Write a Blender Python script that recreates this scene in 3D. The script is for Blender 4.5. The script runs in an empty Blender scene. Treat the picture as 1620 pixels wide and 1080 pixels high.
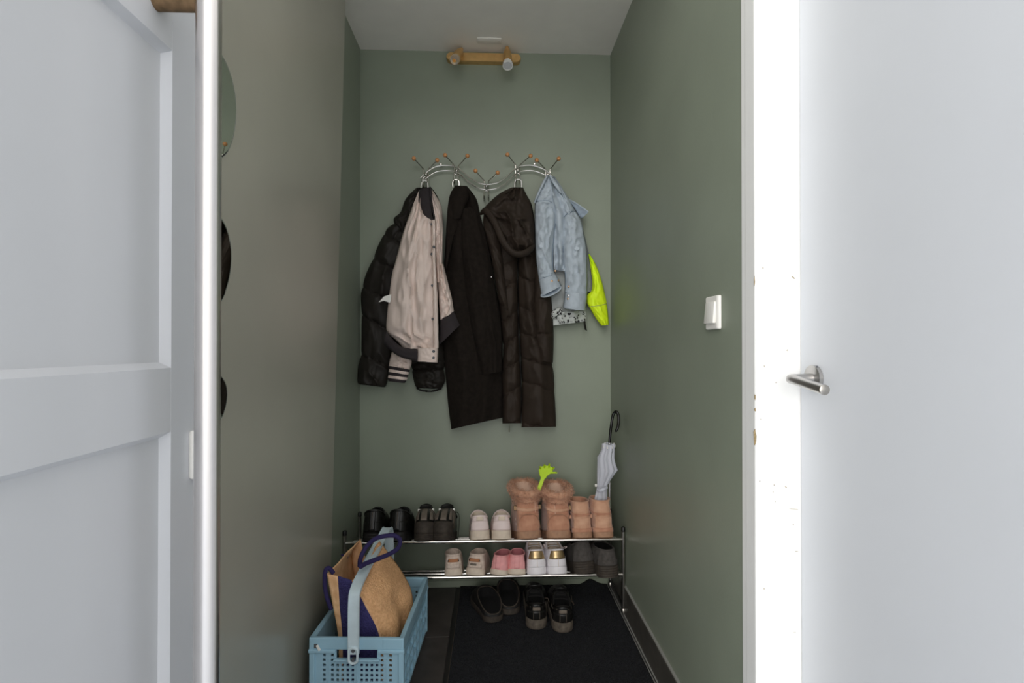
import bpy, bmesh, math, random
from mathutils import Vector, Matrix, noise
random.seed(7)
S = bpy.context.scene
COL = S.collection
PI = math.pi

# ------------------------------------------------------------------ camera, sky, exposure
F_PX, CX, CY = 800.0, 810.0, 543.0
YAW, PITCH, CAM_Z = math.radians(2.22), math.radians(0.35), 1.119
cam_d = bpy.data.cameras.new('camera'); cam = bpy.data.objects.new('camera', cam_d); COL.objects.link(cam)
cam_d.sensor_width = 36; cam_d.lens = F_PX / 1620 * 36; cam_d.shift_y = 3 / 1620; cam_d.clip_start = .02
cam.location = (0, 0, CAM_Z); cam.rotation_euler = (PI/2 + PITCH, 0, -YAW)
S.camera = cam
world = bpy.data.worlds.new('overcast_sky'); S.world = world; world.use_nodes = True
bg = world.node_tree.nodes['Background']
bg.inputs[0].default_value = (1.0, .99, .975, 1); bg.inputs[1].default_value = 1.5
sun_d = bpy.data.lights.new('hazy_sun', 'SUN'); sun = bpy.data.objects.new('hazy_sun', sun_d); COL.objects.link(sun)
sun_d.energy = 1.45; sun_d.angle = math.radians(50); sun_d.color = (1, .97, .92)
sun.rotation_euler = Vector((.46, 1, -.24)).to_track_quat('-Z', 'Y').to_euler(); sun.location = (-1, -4, 3)
S.view_settings.view_transform = 'Standard'; S.view_settings.look = 'None'
S.view_settings.exposure = 0.2; S.view_settings.gamma = 1; S.view_settings.use_curve_mapping = False

FWD = Vector((math.sin(YAW)*math.cos(PITCH), math.cos(YAW)*math.cos(PITCH), math.sin(PITCH)))
RGT = Vector((math.cos(YAW), -math.sin(YAW), 0)); UPV = RGT.cross(FWD)
EYE = Vector((0, 0, CAM_Z))
def ray(x, y): return FWD + RGT*((x-CX)/F_PX) - UPV*((y-CY)/F_PX)
def P(x, y, Y):                      # the place at distance Y into the hall
    r = ray(x, y); return EYE + r*(Y/r.y)
def PX(x, y, X):                     # the place on a side plane
    r = ray(x, y); return EYE + r*(X/r.x)
def PZ(x, y, z):                     # the place at height z
    r = ray(x, y); return EYE + r*((z-CAM_Z)/r.z)

# ------------------------------------------------------------------ materials
def lin(c):
    return tuple(((v/255)/12.92 if v/255 <= .04045 else ((v/255+.055)/1.055)**2.4) for v in c)
def mat(name, rgb, rough=.6, metal=0, var=.0, vscale=8, bump=0, bscale=60, sheen=0, coat=0, trans=0, alpha=1, ior=1.45, rgb2=None, stretch=(1,1,1), btype='noise', spec=.5, bdist=.002):
    m = bpy.data.materials.new(name); m.use_nodes = True
    nt = m.node_tree; b = nt.nodes['Principled BSDF']
    c = lin(rgb)
    b.inputs['Base Color'].default_value = (*c, 1); b.inputs['Roughness'].default_value = rough
    b.inputs['Metallic'].default_value = metal; b.inputs['IOR'].default_value = ior
    b.inputs['Specular IOR Level'].default_value = spec
    b.inputs['Sheen Weight'].default_value = sheen; b.inputs['Coat Weight'].default_value = coat
    b.inputs['Transmission Weight'].default_value = trans; b.inputs['Alpha'].default_value = alpha
    tc = nt.nodes.new('ShaderNodeTexCoord'); mp = nt.nodes.new('ShaderNodeMapping')
    mp.inputs['Scale'].default_value = stretch; nt.links.new(tc.outputs['Object'], mp.inputs[0])
    if var or rgb2:
        n = nt.nodes.new('ShaderNodeTexNoise'); n.inputs['Scale'].default_value = vscale; n.inputs['Detail'].default_value = 5
        r = nt.nodes.new('ShaderNodeValToRGB')
        c2 = lin(rgb2) if rgb2 else tuple(min(1, v*(1+var)) for v in c)
        c1 = c if rgb2 else tuple(v*(1-var) for v in c)
        r.color_ramp.elements[0].position = .35; r.color_ramp.elements[1].position = .65
        r.color_ramp.elements[0].color = (*c1, 1); r.color_ramp.elements[1].color = (*c2, 1)
        nt.links.new(mp.outputs[0], n.inputs['Vector']); nt.links.new(n.outputs[0], r.inputs[0]); nt.links.new(r.outputs[0], b.inputs['Base Color'])
    if bump:
        if btype == 'noise':
            n = nt.nodes.new('ShaderNodeTexNoise'); n.inputs['Scale'].default_value = bscale; n.inputs['Detail'].default_value = 4; o = n.outputs[0]
        elif btype == 'voronoi':
            n = nt.nodes.new('ShaderNodeTexVoronoi'); n.inputs['Scale'].default_value = bscale; o = n.outputs[0]
        else:
            n = nt.nodes.new('ShaderNodeTexWave'); n.inputs['Scale'].default_value = bscale; n.inputs['Distortion'].default_value = 1.5; n.bands_direction = 'Z'; o = n.outputs[1]
        bp = nt.nodes.new('ShaderNodeBump'); bp.inputs['Strength'].default_value = bump; bp.inputs['Distance'].default_value = bdist
        nt.links.new(mp.outputs[0], n.inputs['Vector']); nt.links.new(o, bp.inputs['Height']); nt.links.new(bp.outputs[0], b.inputs['Normal'])
    return m
GREEN = (138, 146, 130)
M = dict(
    wall=mat('green_satin_paint', GREEN, .42, var=.05, vscale=3, bump=.12, bscale=140),
    panel=mat('grey_green_semigloss_paint', (166, 164, 150), .3, var=.05, vscale=2.5, bump=.03, bscale=60, ior=1.7),
    ceil=mat('ceiling_paint', (243, 238, 230), .8, var=.03, vscale=5, bump=.15, bscale=90),
    white=mat('white_lacquer', (236, 236, 236), .35, bump=.03, bscale=40),
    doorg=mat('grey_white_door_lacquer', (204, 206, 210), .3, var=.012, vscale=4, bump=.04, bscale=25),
    doorw=mat('white_door_lacquer', (214, 217, 222), .38, var=.012, vscale=4, bump=.04, bscale=25),
    jamb=mat('white_gloss_trim', (240, 240, 238), .4, var=.01, vscale=9),
    chip=mat('bare_wood_chip', (150, 132, 98), .8, var=.3, vscale=300),
    tile=mat('dark_stone_tile', (62, 57, 54), .45, var=.22, vscale=14, bump=.15, bscale=50),
    grout=mat('grey_grout', (132, 128, 122), .9),
    skirt=mat('dark_stone_skirting', (78, 75, 70), .35, var=.2, vscale=18),
    seal=mat('grey_sealant', (150, 150, 146), .6),
    mat_=mat('black_coir_mat', (30, 31, 35), .95, var=.5, vscale=260, bump=1, bscale=320, bdist=.004),
    pave=mat('outdoor_paving', (222, 228, 236), .8, var=.08, vscale=6),
    chrome=mat('chrome', (214, 210, 204), .16, 1),
    chromed=mat('dull_chrome', (180, 176, 170), .28, 1, var=.12, vscale=30),
    steel=mat('brushed_steel', (186, 184, 182), .32, 1),
    barsteel=mat('satin_pull_steel', (226, 222, 220), .3, 1),
    brass=mat('brass', (232, 192, 132), .42, 1, var=.08, vscale=20),
    tarn=mat('tarnished_brass', (150, 122, 92), .5, .75, rgb2=(112, 92, 68), vscale=60),
    wood=mat('beech_knob', (200, 142, 92), .4, var=.12, vscale=120),
    blackp=mat('black_plastic', (20, 20, 20), .35),
    whitep=mat('white_plastic', (238, 236, 230), .35),
    greyp=mat('grey_plastic', (86, 88, 92), .5),
    mirror=mat('mirror_glass', (238, 242, 238), .015, 1),
    medge=mat('mirror_edge', (210, 220, 212), .15, .6),
    bulbface=mat('lamp_lens', (205, 204, 206), .45, var=.08, vscale=400),
    bulbrim=mat('lamp_ceramic', (240, 238, 234), .4),
    led=mat('led_chip', (236, 160, 70), .5),
    glass=mat('lamp_glass', (236, 238, 238), .12, trans=.75),
    pufblk=mat('black_nylon', (36, 32, 28), .6, var=.12, vscale=20, bump=.2, bscale=45, spec=.35),
    wool=mat('black_wool', (30, 25, 21), .95, var=.2, vscale=60, bump=.35, bscale=260, spec=.2),
    pufbrn=mat('brown_black_nylon', (46, 37, 30), .68, var=.1, vscale=16, bump=.2, bscale=50, spec=.3),
    cream=mat('cream_satin', (226, 208, 198), .62, var=.04, vscale=20, bump=.3, bscale=38, bdist=.004),
    rib=mat('charcoal_rib_knit', (58, 52, 54), .9, bump=.6, bscale=180, btype='wave'),
    denim=mat('pale_denim', (176, 186, 195), .85, var=.07, vscale=38, bump=.35, bscale=300),
    denimd=mat('denim_underside', (145, 158, 172), .9, var=.1, vscale=60),
    stitch=mat('denim_stitch', (128, 142, 158), .9),
    fade=mat('denim_faded', (188, 198, 208), .9, var=.06, vscale=120),
    neon=mat('neon_yellow_fabric', (222, 250, 30), .6, var=.04, vscale=20, bump=.15, bscale=60),
    greyc=mat('grey_lining', (128, 132, 136), .85, var=.06, vscale=40),
    palec=mat('pale_grey_fabric', (176, 180, 178), .8, var=.06, vscale=30, bump=.2, bscale=60),
    copper=mat('copper_button', (170, 140, 112), .4, .9),
    blueC=mat('blue_crate_plastic', (156, 194, 213), .45, var=.03, vscale=12),
    blueH=mat('pale_blue_handle', (208, 224, 231), .45, var=.04, vscale=25),
    jute=mat('jute_weave', (240, 190, 140), .92, rgb2=(218, 164, 116), vscale=130, bump=.9, bscale=190, btype='voronoi', bdist=.003),
    jutel=mat('jute_lining', (240, 196, 150), .9, rgb2=(222, 172, 126), vscale=40, bump=.3, bscale=120),
    navy=mat('navy_jute', (62, 58, 112), .9, rgb2=(50, 46, 94), vscale=200, bump=.9, bscale=200, btype='voronoi', bdist=.003),
    navyh=mat('navy_rope', (44, 36, 82), .85, bump=.4, bscale=250),
    blk=mat('black_leather', (22, 21, 20), .36, bump=.25, bscale=90),
    blks=mat('black_rubber', (25, 23, 22), .6),
    dark=mat('dark_lining', (13, 12, 13), .95),
    greyS=mat('grey_brown_suede', (112, 102, 92), .85, var=.12, vscale=40),
    soleD=mat('dark_dusty_rubber', (66, 58, 50), .75, rgb2=(50, 44, 39), vscale=50),
    soilS=mat('dusty_sole', (104, 95, 84), .8, rgb2=(80, 72, 64), vscale=60),
    pinkw=mat('pinkish_white_leather', (232, 214, 210), .55, var=.05, vscale=25),
    creamS=mat('cream_rubber', (216, 200, 182), .7, var=.08, vscale=40),
    suede=mat('tan_suede', (200, 150, 122), .92, rgb2=(178, 124, 98), vscale=24, bump=.3, bscale=120, sheen=.25),
    suede2=mat('light_tan_suede', (210, 166, 138), .92, rgb2=(192, 144, 116), vscale=24, bump=.3, bscale=120, sheen=.25),
    fur=mat('tan_fur', (208, 162, 134), .95, rgb2=(188, 138, 110), vscale=60, sheen=.3),
    furL=mat('pale_fur', (226, 192, 170), .95, sheen=.3),
    solet=mat('tan_sole', (176, 136, 108), .8, rgb2=(152, 118, 96), vscale=40),
    kid=mat('kid_cream_fabric', (218, 200, 186), .8, rgb2=(202, 182, 168), vscale=90),
    bear=mat('brown_felt', (176, 122, 88), .9),
    pink=mat('pink_canvas', (232, 164, 164), .75, var=.06, vscale=60),
    pinkd=mat('pink_lining', (190, 118, 124), .9),
    whiteS=mat('white_leather', (236, 232, 236), .5, var=.03, vscale=40),
    gold=mat('gold_foil_leather', (196, 170, 128), .34, .85),
    felt=mat('charcoal_felt', (74, 70, 67), .95, var=.2, vscale=60, bump=.4, bscale=200),
    trimbr=mat('brown_edge_trim', (70, 61, 53), .7),
    lime=mat('lime_plastic', (190, 224, 24), .35),
    clear=mat('clear_vinyl', (226, 228, 238), .28, trans=.35, ior=1.2, bump=.4, bscale=40),
    hook=mat('black_lacquer', (16, 15, 14), .25),
)
def leopard():
    m = bpy.data.materials.new('leopard_print'); m.use_nodes = True; nt = m.node_tree; b = nt.nodes['Principled BSDF']
    tc = nt.nodes.new('ShaderNodeTexCoord'); v = nt.nodes.new('ShaderNodeTexVoronoi'); v.inputs['Scale'].default_value = 62
    n = nt.nodes.new('ShaderNodeTexNoise'); n.inputs['Scale'].default_value = 60
    mx = nt.nodes.new('ShaderNodeVectorMath'); mx.operation = 'MULTIPLY_ADD'; mx.inputs[1].default_value = (.02, .02, .02)
    nt.links.new(tc.outputs['Object'], n.inputs['Vector']); nt.links.new(n.outputs['Color'], mx.inputs[0]); nt.links.new(tc.outputs['Object'], mx.inputs[2])
    nt.links.new(mx.outputs[0], v.inputs['Vector'])
    r = nt.nodes.new('ShaderNodeValToRGB'); r.color_ramp.interpolation = 'CONSTANT'
    r.color_ramp.elements[0].color = (*lin((30, 28, 30)), 1); r.color_ramp.elements[1].position = .36; r.color_ramp.elements[1].color = (*lin((196, 200, 196)), 1)
    nt.links.new(v.outputs[0], r.inputs[0]); nt.links.new(r.outputs[0], b.inputs['Base Color']); b.inputs['Roughness'].default_value = .85
    return m
M['leo'] = leopard()

# ------------------------------------------------------------------ helpers
def tag(o, label=None, cat=None, group=None, kind=None):
    if label: o['label'] = label
    if cat: o['category'] = cat
    if group: o['group'] = group
    if kind: o['kind'] = kind
    return o
def empty(name, loc, rot=(0, 0, 0)):
    o = bpy.data.objects.new(name, None); COL.objects.link(o); o.location = loc; o.rotation_euler = rot; o.empty_display_size = .05
    return o
def thing(name, label, cat, loc, rot=(0, 0, 0), group=None):
    return tag(empty(name, loc, rot), label, cat, group)
class MB:
    def __init__(s): s.v = []; s.f = []
    def add(s, vs, fs):
        o = len(s.v); s.v += [Vector(p) for p in vs]; s.f += [[i+o for i in f] for f in fs]; return s
    def box(s, lo, hi):
        x0, y0, z0 = lo; x1, y1, z1 = hi
        return s.add([(x0,y0,z0),(x1,y0,z0),(x1,y1,z0),(x0,y1,z0),(x0,y0,z1),(x1,y0,z1),(x1,y1,z1),(x0,y1,z1)],
                     [(0,3,2,1),(4,5,6,7),(0,1,5,4),(1,2,6,5),(2,3,7,6),(3,0,4,7)])
    def rbox(s, lo, hi, r=.003, seg=2, mtx=None):
        bm = bmesh.new(); bmesh.ops.create_cube(bm, size=1)
        lo = Vector(lo); hi = Vector(hi); c = (lo+hi)/2; d = hi-lo
        for v in bm.verts: v.co = Vector((v.co.x*d.x, v.co.y*d.y, v.co.z*d.z)) + c
        bmesh.ops.bevel(bm, geom=bm.edges[:], offset=r, segments=seg, affect='EDGES', profile=.5)
        if mtx: bmesh.ops.transform(bm, matrix=mtx, verts=bm.verts[:])
        bm.verts.index_update()
        s.add([v.co.copy() for v in bm.verts], [[v.index for v in f.verts] for f in bm.faces]); bm.free(); return s
    def tube(s, pts, r, n=10, closed=False, cap=True, sx=1, sy=1, ref=None):
        pts = [Vector(p) for p in pts]; k = len(pts)
        rs = r if isinstance(r, (list, tuple)) else [r]*k
        T = []
        for i in range(k):
            a = pts[(i-1) % k] if (closed or i > 0) else pts[i]
            b = pts[(i+1) % k] if (closed or i < k-1) else pts[i]
            t = (b-a); T.append(t.normalized() if t.length > 1e-9 else Vector((0, 0, 1)))
        nrm = (Vector(ref) if ref else (Vector((0, 0, 1)) if abs(T[0].z) < .9 else Vector((1, 0, 0))))
        vs = []
        for i in range(k):
            nrm = (nrm - T[i]*nrm.dot(T[i]))
            if nrm.length < 1e-6: nrm = T[i].orthogonal()
            nrm.normalize(); b = T[i].cross(nrm)
            for j in range(n):
                a = 2*PI*j/n; vs.append(pts[i] + (nrm*math.cos(a)*sx + b*math.sin(a)*sy)*rs[i])
        fs = []
        for i in range(k if closed else k-1):
            i2 = (i+1) % k
            for j in range(n):
                j2 = (j+1) % n; fs.append((i*n+j, i*n+j2, i2*n+j2, i2*n+j))
        if not closed and cap:
            fs.append(list(range(n))[::-1]); fs.append([(k-1)*n+j for j in range(n)])
        return s.add(vs, fs)
    def strap(s, pts, side, w, t):               # flat strap: rectangular section w along side, t across
        pts = [Vector(p) for p in pts]; side = Vector(side).normalized(); vs = []; k = len(pts)
        for i in range(k):
            T = (pts[min(i+1, k-1)]-pts[max(i-1, 0)]).normalized(); n = T.cross(side).normalized()
            for a, b in ((-1, -1), (1, -1), (1, 1), (-1, 1)): vs.append(pts[i] + side*(a*w/2) + n*(b*t/2))
        fs = []
        for i in range(k-1):
            for j in range(4): j2 = (j+1) % 4; fs.append((i*4+j, i*4+j2, i*4+4+j2, i*4+4+j))
        fs += [(3, 2, 1, 0), [(k-1)*4+j for j in range(4)]]
        return s.add(vs, fs)
    def lathe(s, prof, o, d, n=20):              # prof: (radius, along)
        o = Vector(o); d = Vector(d).normalized(); a = d.orthogonal().normalized(); b = d.cross(a); vs = []; k = len(prof)
        for r, h in prof:
            for j in range(n):
                q = 2*PI*j/n; vs.append(o + d*h + (a*math.cos(q)+b*math.sin(q))*max(r, 1e-5))
        fs = [(i*n+j, i*n+(j+1) % n, (i+1)*n+(j+1) % n, (i+1)*n+j) for i in range(k-1) for j in range(n)]
        fs += [list(range(n))[::-1], [(k-1)*n+j for j in range(n)]]
        return s.add(vs, fs)
    def sphere(s, c, r, n=12, sc=(1, 1, 1)):
        vs = []; fs = []; m = n//2+1
        for i in range(m+1):
            p = PI*i/m
            for j in range(n):
                q = 2*PI*j/n; vs.append(Vector(c)+Vector((r*sc[0]*math.sin(p)*math.cos(q), r*sc[1]*math.sin(p)*math.sin(q), r*sc[2]*math.cos(p))))
        fs = [(i*n+j, (i+1)*n+j, (i+1)*n+(j+1) % n, i*n+(j+1) % n) for i in range(m) for j in range(n)]
        return s.add(vs, fs)
    def build(s, name, m, parent=None, smooth=True, world_co=True, angle=40, recalc=True):
        me = bpy.data.meshes.new(name)
        off = Vector((0, 0, 0))
        if parent is not None and world_co:
            q = parent
            while q: off = off + q.location; q = q.parent
        me.from_pydata([p-off for p in s.v], [], s.f)
        if recalc:
            bm = bmesh.new(); bm.from_mesh(me); bmesh.ops.remove_doubles(bm, verts=bm.verts[:], dist=1e-6)
            bmesh.ops.recalc_face_normals(bm, faces=bm.faces[:]); bm.to_mesh(me); bm.free()
        me.validate()
        o = bpy.data.objects.new(name, me); COL.objects.link(o); o.parent = parent
        me.materials.append(M[m] if isinstance(m, str) else m)
        if smooth:
            for p in me.polygons: p.use_smooth = True
            me.set_sharp_from_angle(angle=math.radians(angle))
        return o
def cr(pts, n):                                  # Catmull-Rom through points, n samples evenly by index
    out = []; k = len(pts)
    for i in range(n):
        f = i/(n-1)*(k-1); a = min(int(f), k-2); t = f-a
        p0, p1, p2, p3 = [Vector(pts[max(0, min(k-1, a+d))]) for d in (-1, 0, 1, 2)]
        out.append(.5*((2*p1)+(p2-p0)*t+(2*p0-5*p1+4*p2-p3)*t*t+(3*p1-p0-3*p2+p3)*t**3))
    return out
def lerp(a, b, t): return a+(b-a)*t
def li(arr, t):
    if not isinstance(arr, (list, tuple)): return arr
    f = t*(len(arr)-1); a = min(int(f), len(arr)-2); return lerp(arr[a], arr[a+1], f-a)
def struct(o): return tag(o, kind='structure')

# ------------------------------------------------------------------ the room
D = 2.374
XL = P(569.5, 500, D).x; XR = P(966, 500, D).x; ZC = P(770, 82.8, D).z
YJ0 = PX(1174.5, 540, XR).y; YJ1 = PX(1192, 540, XR).y; XDR = P(1266, 540, YJ1).x
LABELS = []
o = MB().box((XL-.25, D, -.1), (XR+.3, D+.12, ZC+.1)).build('wall_back', 'wall', smooth=False); struct(o); tag(o, 'sage green painted end wall behind the coats', 'wall')
o = MB().box((XL-.12, .0, -.1), (XL, D, ZC+.1)).build('wall_left', 'wall', smooth=False); struct(o); tag(o, 'dark green wall strip at the left end corner', 'wall')
o = MB().box((XR, YJ0, -.1), (XR+.25, D, ZC+.1)).build('wall_right', 'wall', smooth=False); struct(o); tag(o, 'green painted right side wall with the light switch', 'wall')
o = MB().box((XL-.2, YJ1, ZC), (XR+.35, D+.12, ZC+.1)).build('ceiling', 'ceil', smooth=False); struct(o); tag(o, 'off-white painted ceiling above the coat nook', 'ceiling')
# leaning semi-gloss panel along the left wall
YE = 1.93
xt, xb = P(547, 15, YE).x, XL+.003
def xpanel(z): return lerp(xb, xt, z/ZC)
mb = MB()
vs = [(XL-.01, .955, 0), (xb, .955, 0), (xb, YE, 0), (XL-.01, YE, 0), (XL-.01, .955, ZC), (xt, .955, ZC), (xt, YE, ZC), (XL-.01, YE, ZC)]
mb.add(vs, [(0,3,2,1),(4,5,6,7),(0,1,5,4),(1,2,6,5),(2,3,7,6),(3,0,4,7)])
o = mb.build('wall_left_panel', 'panel', smooth=False); struct(o); tag(o, 'glossy green wall panel carrying the small mirrors', 'wall')
# floor: bed with tiles, mat well on the right
XM = PZ(722, 930, 0).x
fl = MB().box((XL-.12, YJ1-.1, -.12), (XR+.1, D, -.006)).build('floor', 'grout', smooth=False); struct(fl); tag(fl, 'dark tiled floor of the entrance nook', 'floor')
ys = PZ(690, 1007.4, 0).y
rows = [(YJ1-.1, ys-.6), (ys-.6, ys), (ys, D)]
for a, b in rows:
    MB().rbox((XL-.1, a+.0015, -.012), (XM, b-.0015, 0), .001, 1).build('tile', 'tile', fl, smooth=False)
out = MB().box((-6, -7, -.14), (6, YJ1-.1, -.02)).build('ground', 'pave', smooth=False); struct(out); tag(out, 'pale paving outside the doorway', 'ground')
# mat lying in its shallow well
mb = MB(); XM0 = XM+.02; XM1 = XR-.024; nx, ny = 60, 110; ym0 = YJ1-.05
vs = []; fs = []
for j in range(ny+1):
    for i in range(nx+1):
        x = lerp(XM0, XM1, i/nx); y = lerp(ym0, D-.012, j/ny)
        z = .006 + .0015*noise.noise((x*40, y*40, 0))
        z += .024*math.exp(-((x-(XR-.10))/.032)**2)*max(0, (y-(D-.10))/.088)**1.5 if y > D-.10 else 0
        vs.append((x, y, z))
k = nx+1
fs = [(j*k+i, j*k+i+1, (j+1)*k+i+1, (j+1)*k+i) for j in range(ny) for i in range(nx)]
mb.add(vs, fs)
mt = tag(mb.build('door_mat', 'mat_'), 'black fibre entrance mat under the shoe rack', 'mat')
mod = mt.modifiers.new('thick', 'SOLIDIFY'); mod.thickness = .008; mod.offset = -1
mb = MB()                                         # short pile
for i in range(26000):
    x = random.uniform(XM0+.004, XM1-.004); y = random.uniform(1.6, D-.02)
    a = random.uniform(0, PI); l = random.uniform(.002, .0042); h = .006+random.uniform(.001, .0035)
    if y > D-.10: h += .024*math.exp(-((x-(XR-.10))/.032)**2)*max(0, (y-(D-.10))/.088)**1.5
    dx, dy = math.cos(a)*l, math.sin(a)*l
    mb.add([(x-dx, y-dy, h-.003), (x+dx, y+dy, h-.003), (x+dx*.4+random.uniform(-.002, .002), y+dy*.4, h)], [(0, 1, 2)])
o = mb.build('pile', 'mat_', mt, smooth=False, recalc=False); o['kind'] = 'stuff'
MB().box((XM0-.003, ym0, -.004), (XM0-.001, D-.004, .005)).build('edge_strip', 'trimbr', mt, smooth=False)
MB().box((XM+.0005, ym0, -.0059), (XM1+.02, D-.003, -.003)).build('mat_backing', 'blackp', mt, smooth=False)
MB().box((XM1+.002, ym0, -.003), (XM1+.005, D-.004, .005)).build('edge_strip', 'seal', mt, smooth=False)
# skirting on the right wall, in stone pieces
HS = .115
bb = MB().box((XR-.007, YJ0, 0), (XR, D, HS-.004)).build('baseboard_right', 'grout', smooth=False); struct(bb); tag(bb, 'dark stone skirting along the right wall', 'skirting')
cuts = [YJ0, YJ0+.35, YJ0+.95, D]
for a, b in zip(cuts, cuts[1:]):
    MB().rbox((XR-.010, a+.001, .002), (XR-.001, b-.001, HS), .001, 1).build('skirting_tile', 'skirt', bb, smooth=False)
MB().box((XR-.0085, YJ0, HS), (XR, D, HS+.0035)).build('sealant_line', 'seal', bb, smooth=False)
MB().box((XR-.014, YJ0, 0), (XR-.010, D, .005)).build('sealant_line', 'seal', bb, smooth=False)
# skirting on the end wall
bb = MB().rbox((XL+.002, D-.008, 0), (XR-.012, D, .03), .001, 1).build('baseboard_back', 'wall', smooth=False); struct(bb); tag(bb, 'low green skirting strip at the end wall', 'skirting')
# right door frame
tr = empty('trim_1', (XR, YJ1, 0)); struct(tr); tag(tr, 'white chipped door frame post on the right', 'door frame')
MB().rbox((XR-.002, YJ1, 0), (XR+.02, YJ0, 2.5), .002, 2).build('jamb', 'jamb', tr, smooth=False)
MB().rbox((XR-.003, YJ1-.012, 0), (XDR, YJ1+.03, 2.5), .003, 2).build('casing', 'jamb', tr, smooth=False)
YF = YJ1-.012
XDR = P(1265.5, 540, YF).x
random.seed(3)
def chip(px, py, w, h, rot):
    c = P(px, py, YF); vs = [(c.x, YF-.0005, c.z)]; n = 9
    for i in range(n):
        a = 2*PI*i/n; r = random.uniform(.55, 1.15); dx = w*r*math.cos(a); dz = h*r*math.sin(a)
        vs.append((c.x+dx*math.cos(rot)-dz*math.sin(rot), YF-.0003, c.z+dx*math.sin(rot)+dz*math.cos(rot)))
    vs += [(v[0], YF+.001, v[2]) for v in vs]
    MB().add(vs, [(0, 1+i, 1+(i+1) % n) for i in range(n)]+[(1+i, 11+i, 11+(i+1) % n, 1+(i+1) % n) for i in range(n)]).build('paint_chip', 'chip', tr, smooth=False)
for a in [(1255, 439, .006, .0016, -.6), (1207, 424, .002, .0012, 0), (1245, 554, .0006, .003, 0), (1228, 605, .0014, .0012, .6), (1194.5, 690, .003, .024, 0), (1204, 663, .0012, .001, 0),
          (1202, 761, .0015, .001, .3), (1225, 767, .002, .001, 0), (1243, 770, .003, .001, -.3), (1223, 778, .001, .001, 0), (1227, 793, .001, .001, 0), (1256, 805, .011, .0005, -.05), (1255, 830, .002, .001, -.2),
          (1260, 872, .004, .0008, 0), (1209, 931, .0015, .0012, 0), (1257, 1000, .004, .0004, 0), (1193.5, 445, .0012, .012, 0), (1194.5, 628, .0018, .006, 0), (1194.8, 648, .0018, .005, 0), (1209, 579, .0008, .003, .2)]:
    chip(*a)
MB().box((XR+.02, YJ1-.1, 2.36), (XR-1.2, YJ1-.06, 2.5)).build('head_board', 'jamb', tr, smooth=False) if False else None
# right door, closed in the side wall
d2 = empty('door_2', (XDR, YF, 0)); struct(d2); tag(d2, 'plain white flush door on the right with steel lever', 'door')
MB().rbox((XDR, .12, .012), (XDR+.04, YF-.0015, 2.12), .002, 2).build('door_leaf', 'doorw', d2, smooth=False)
o = MB().box((XDR+.041, -2.2, -.1), (XDR+.14, YF+.04, 2.6)).build('wall_right_outer', 'white', smooth=False); struct(o); tag(o, 'white wall around the right door, extended out of view to block sky light', 'wall')  # unseen stretch behind the camera added to keep sky light off the left door
MB().rbox((XDR-.004, .03, 0), (XDR+.041, .117, 2.2), .002, 1).build('hinge_post', 'jamb', d2, smooth=False)
MB().rbox((XDR-.004, .03, 2.124), (XDR+.041, YF-.001, 2.2), .002, 1).build('head_rail', 'jamb', d2, smooth=False)
c = PX(1290.5, 598, XDR)
def lever(root):
    MB().lathe([(.0, 0), (.024, 0), (.026, .0015), (.026, .0085), (.0245, .0095), (.0, .0095)], c, (-1, 0, 0), 36).build('rosette', 'steel', root)
    n0 = c + Vector((-.0095, 0, 0)); n1 = c + Vector((-.045, 0, -.001))
    pts = [n0, lerp(n0, n1, .5)] + [n1 + Vector((-.011*math.sin(a), -.011*(1-math.cos(a)), 0)) for a in (0, .4, .8, 1.2, 1.57)] 
    end = PX(1304, 616, XDR-.063)
    pts += [pts[-1]+Vector((0, -.01, -.001)), pts[-1]+Vector((0, -.098, -.013))]
    MB().tube(pts, .0095, 18).build('lever', 'steel', root)
    e = pts[-1]; MB().lathe([(0, -.0012), (.0095, -.0012), (.0095, .002), (.008, .003), (0, .003)], e, (0, -1, 0), 20).build('end_cap', 'chromed', root)
    MB().sphere(c+Vector((-.005, -.012, .0235)), .0022, 8).build('grub_screw', 'greyp', root)
lever(d2)

# left door, open against the left side
XD = -.50
d1 = empty('door_1', (XD, .02, 0)); struct(d1); tag(d1, 'white panelled door standing open on the left', 'door')
ySt = PX(271, 540, XD).y; yEnd = PX(346.5, 540, XD).y
zr1 = PX(268, 582, XD).z; zr0 = PX(268, 683, XD).z; zt = PX(268, 76, XD).z
T = .042; zTop = 2.06
def prism(pr, axis, a, b):                       # profile in the other two coordinates
    n = len(pr); vs = []
    for q in (a, b):
        for p in pr: vs.append((p[0], q, p[1]) if axis == 'y' else (p[0], p[1], q))
    return MB().add(vs, [list(range(n))[::-1], [n+i for i in range(n)]] + [(i, (i+1) % n, n+(i+1) % n, n+i) for i in range(n)])
RC, BV = .013, .009
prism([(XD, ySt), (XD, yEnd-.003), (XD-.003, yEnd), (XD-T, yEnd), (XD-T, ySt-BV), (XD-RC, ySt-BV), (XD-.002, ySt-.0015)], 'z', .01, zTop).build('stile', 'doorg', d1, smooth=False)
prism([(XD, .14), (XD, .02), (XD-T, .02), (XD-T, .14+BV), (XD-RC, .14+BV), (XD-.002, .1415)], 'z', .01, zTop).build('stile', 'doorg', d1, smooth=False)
def rail(z0, z1, up=True, dn=True):
    pr = [(XD, z0), (XD, z1)]
    if up: pr += [(XD-.002, z1+.0015), (XD-RC, z1+BV), (XD-T, z1+BV)]
    else: pr += [(XD-T, z1)]
    if dn: pr += [(XD-T, z0-BV), (XD-RC, z0-BV), (XD-.002, z0-.0015)]
    else: pr += [(XD-T, z0)]
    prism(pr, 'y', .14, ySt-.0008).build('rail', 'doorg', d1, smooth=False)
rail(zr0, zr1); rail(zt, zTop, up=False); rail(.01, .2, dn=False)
MB().box((XD-T+.006, .13, zr1), (XD-RC, ySt+.002, zt)).build('panel', 'doorg', d1, smooth=False)
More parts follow.
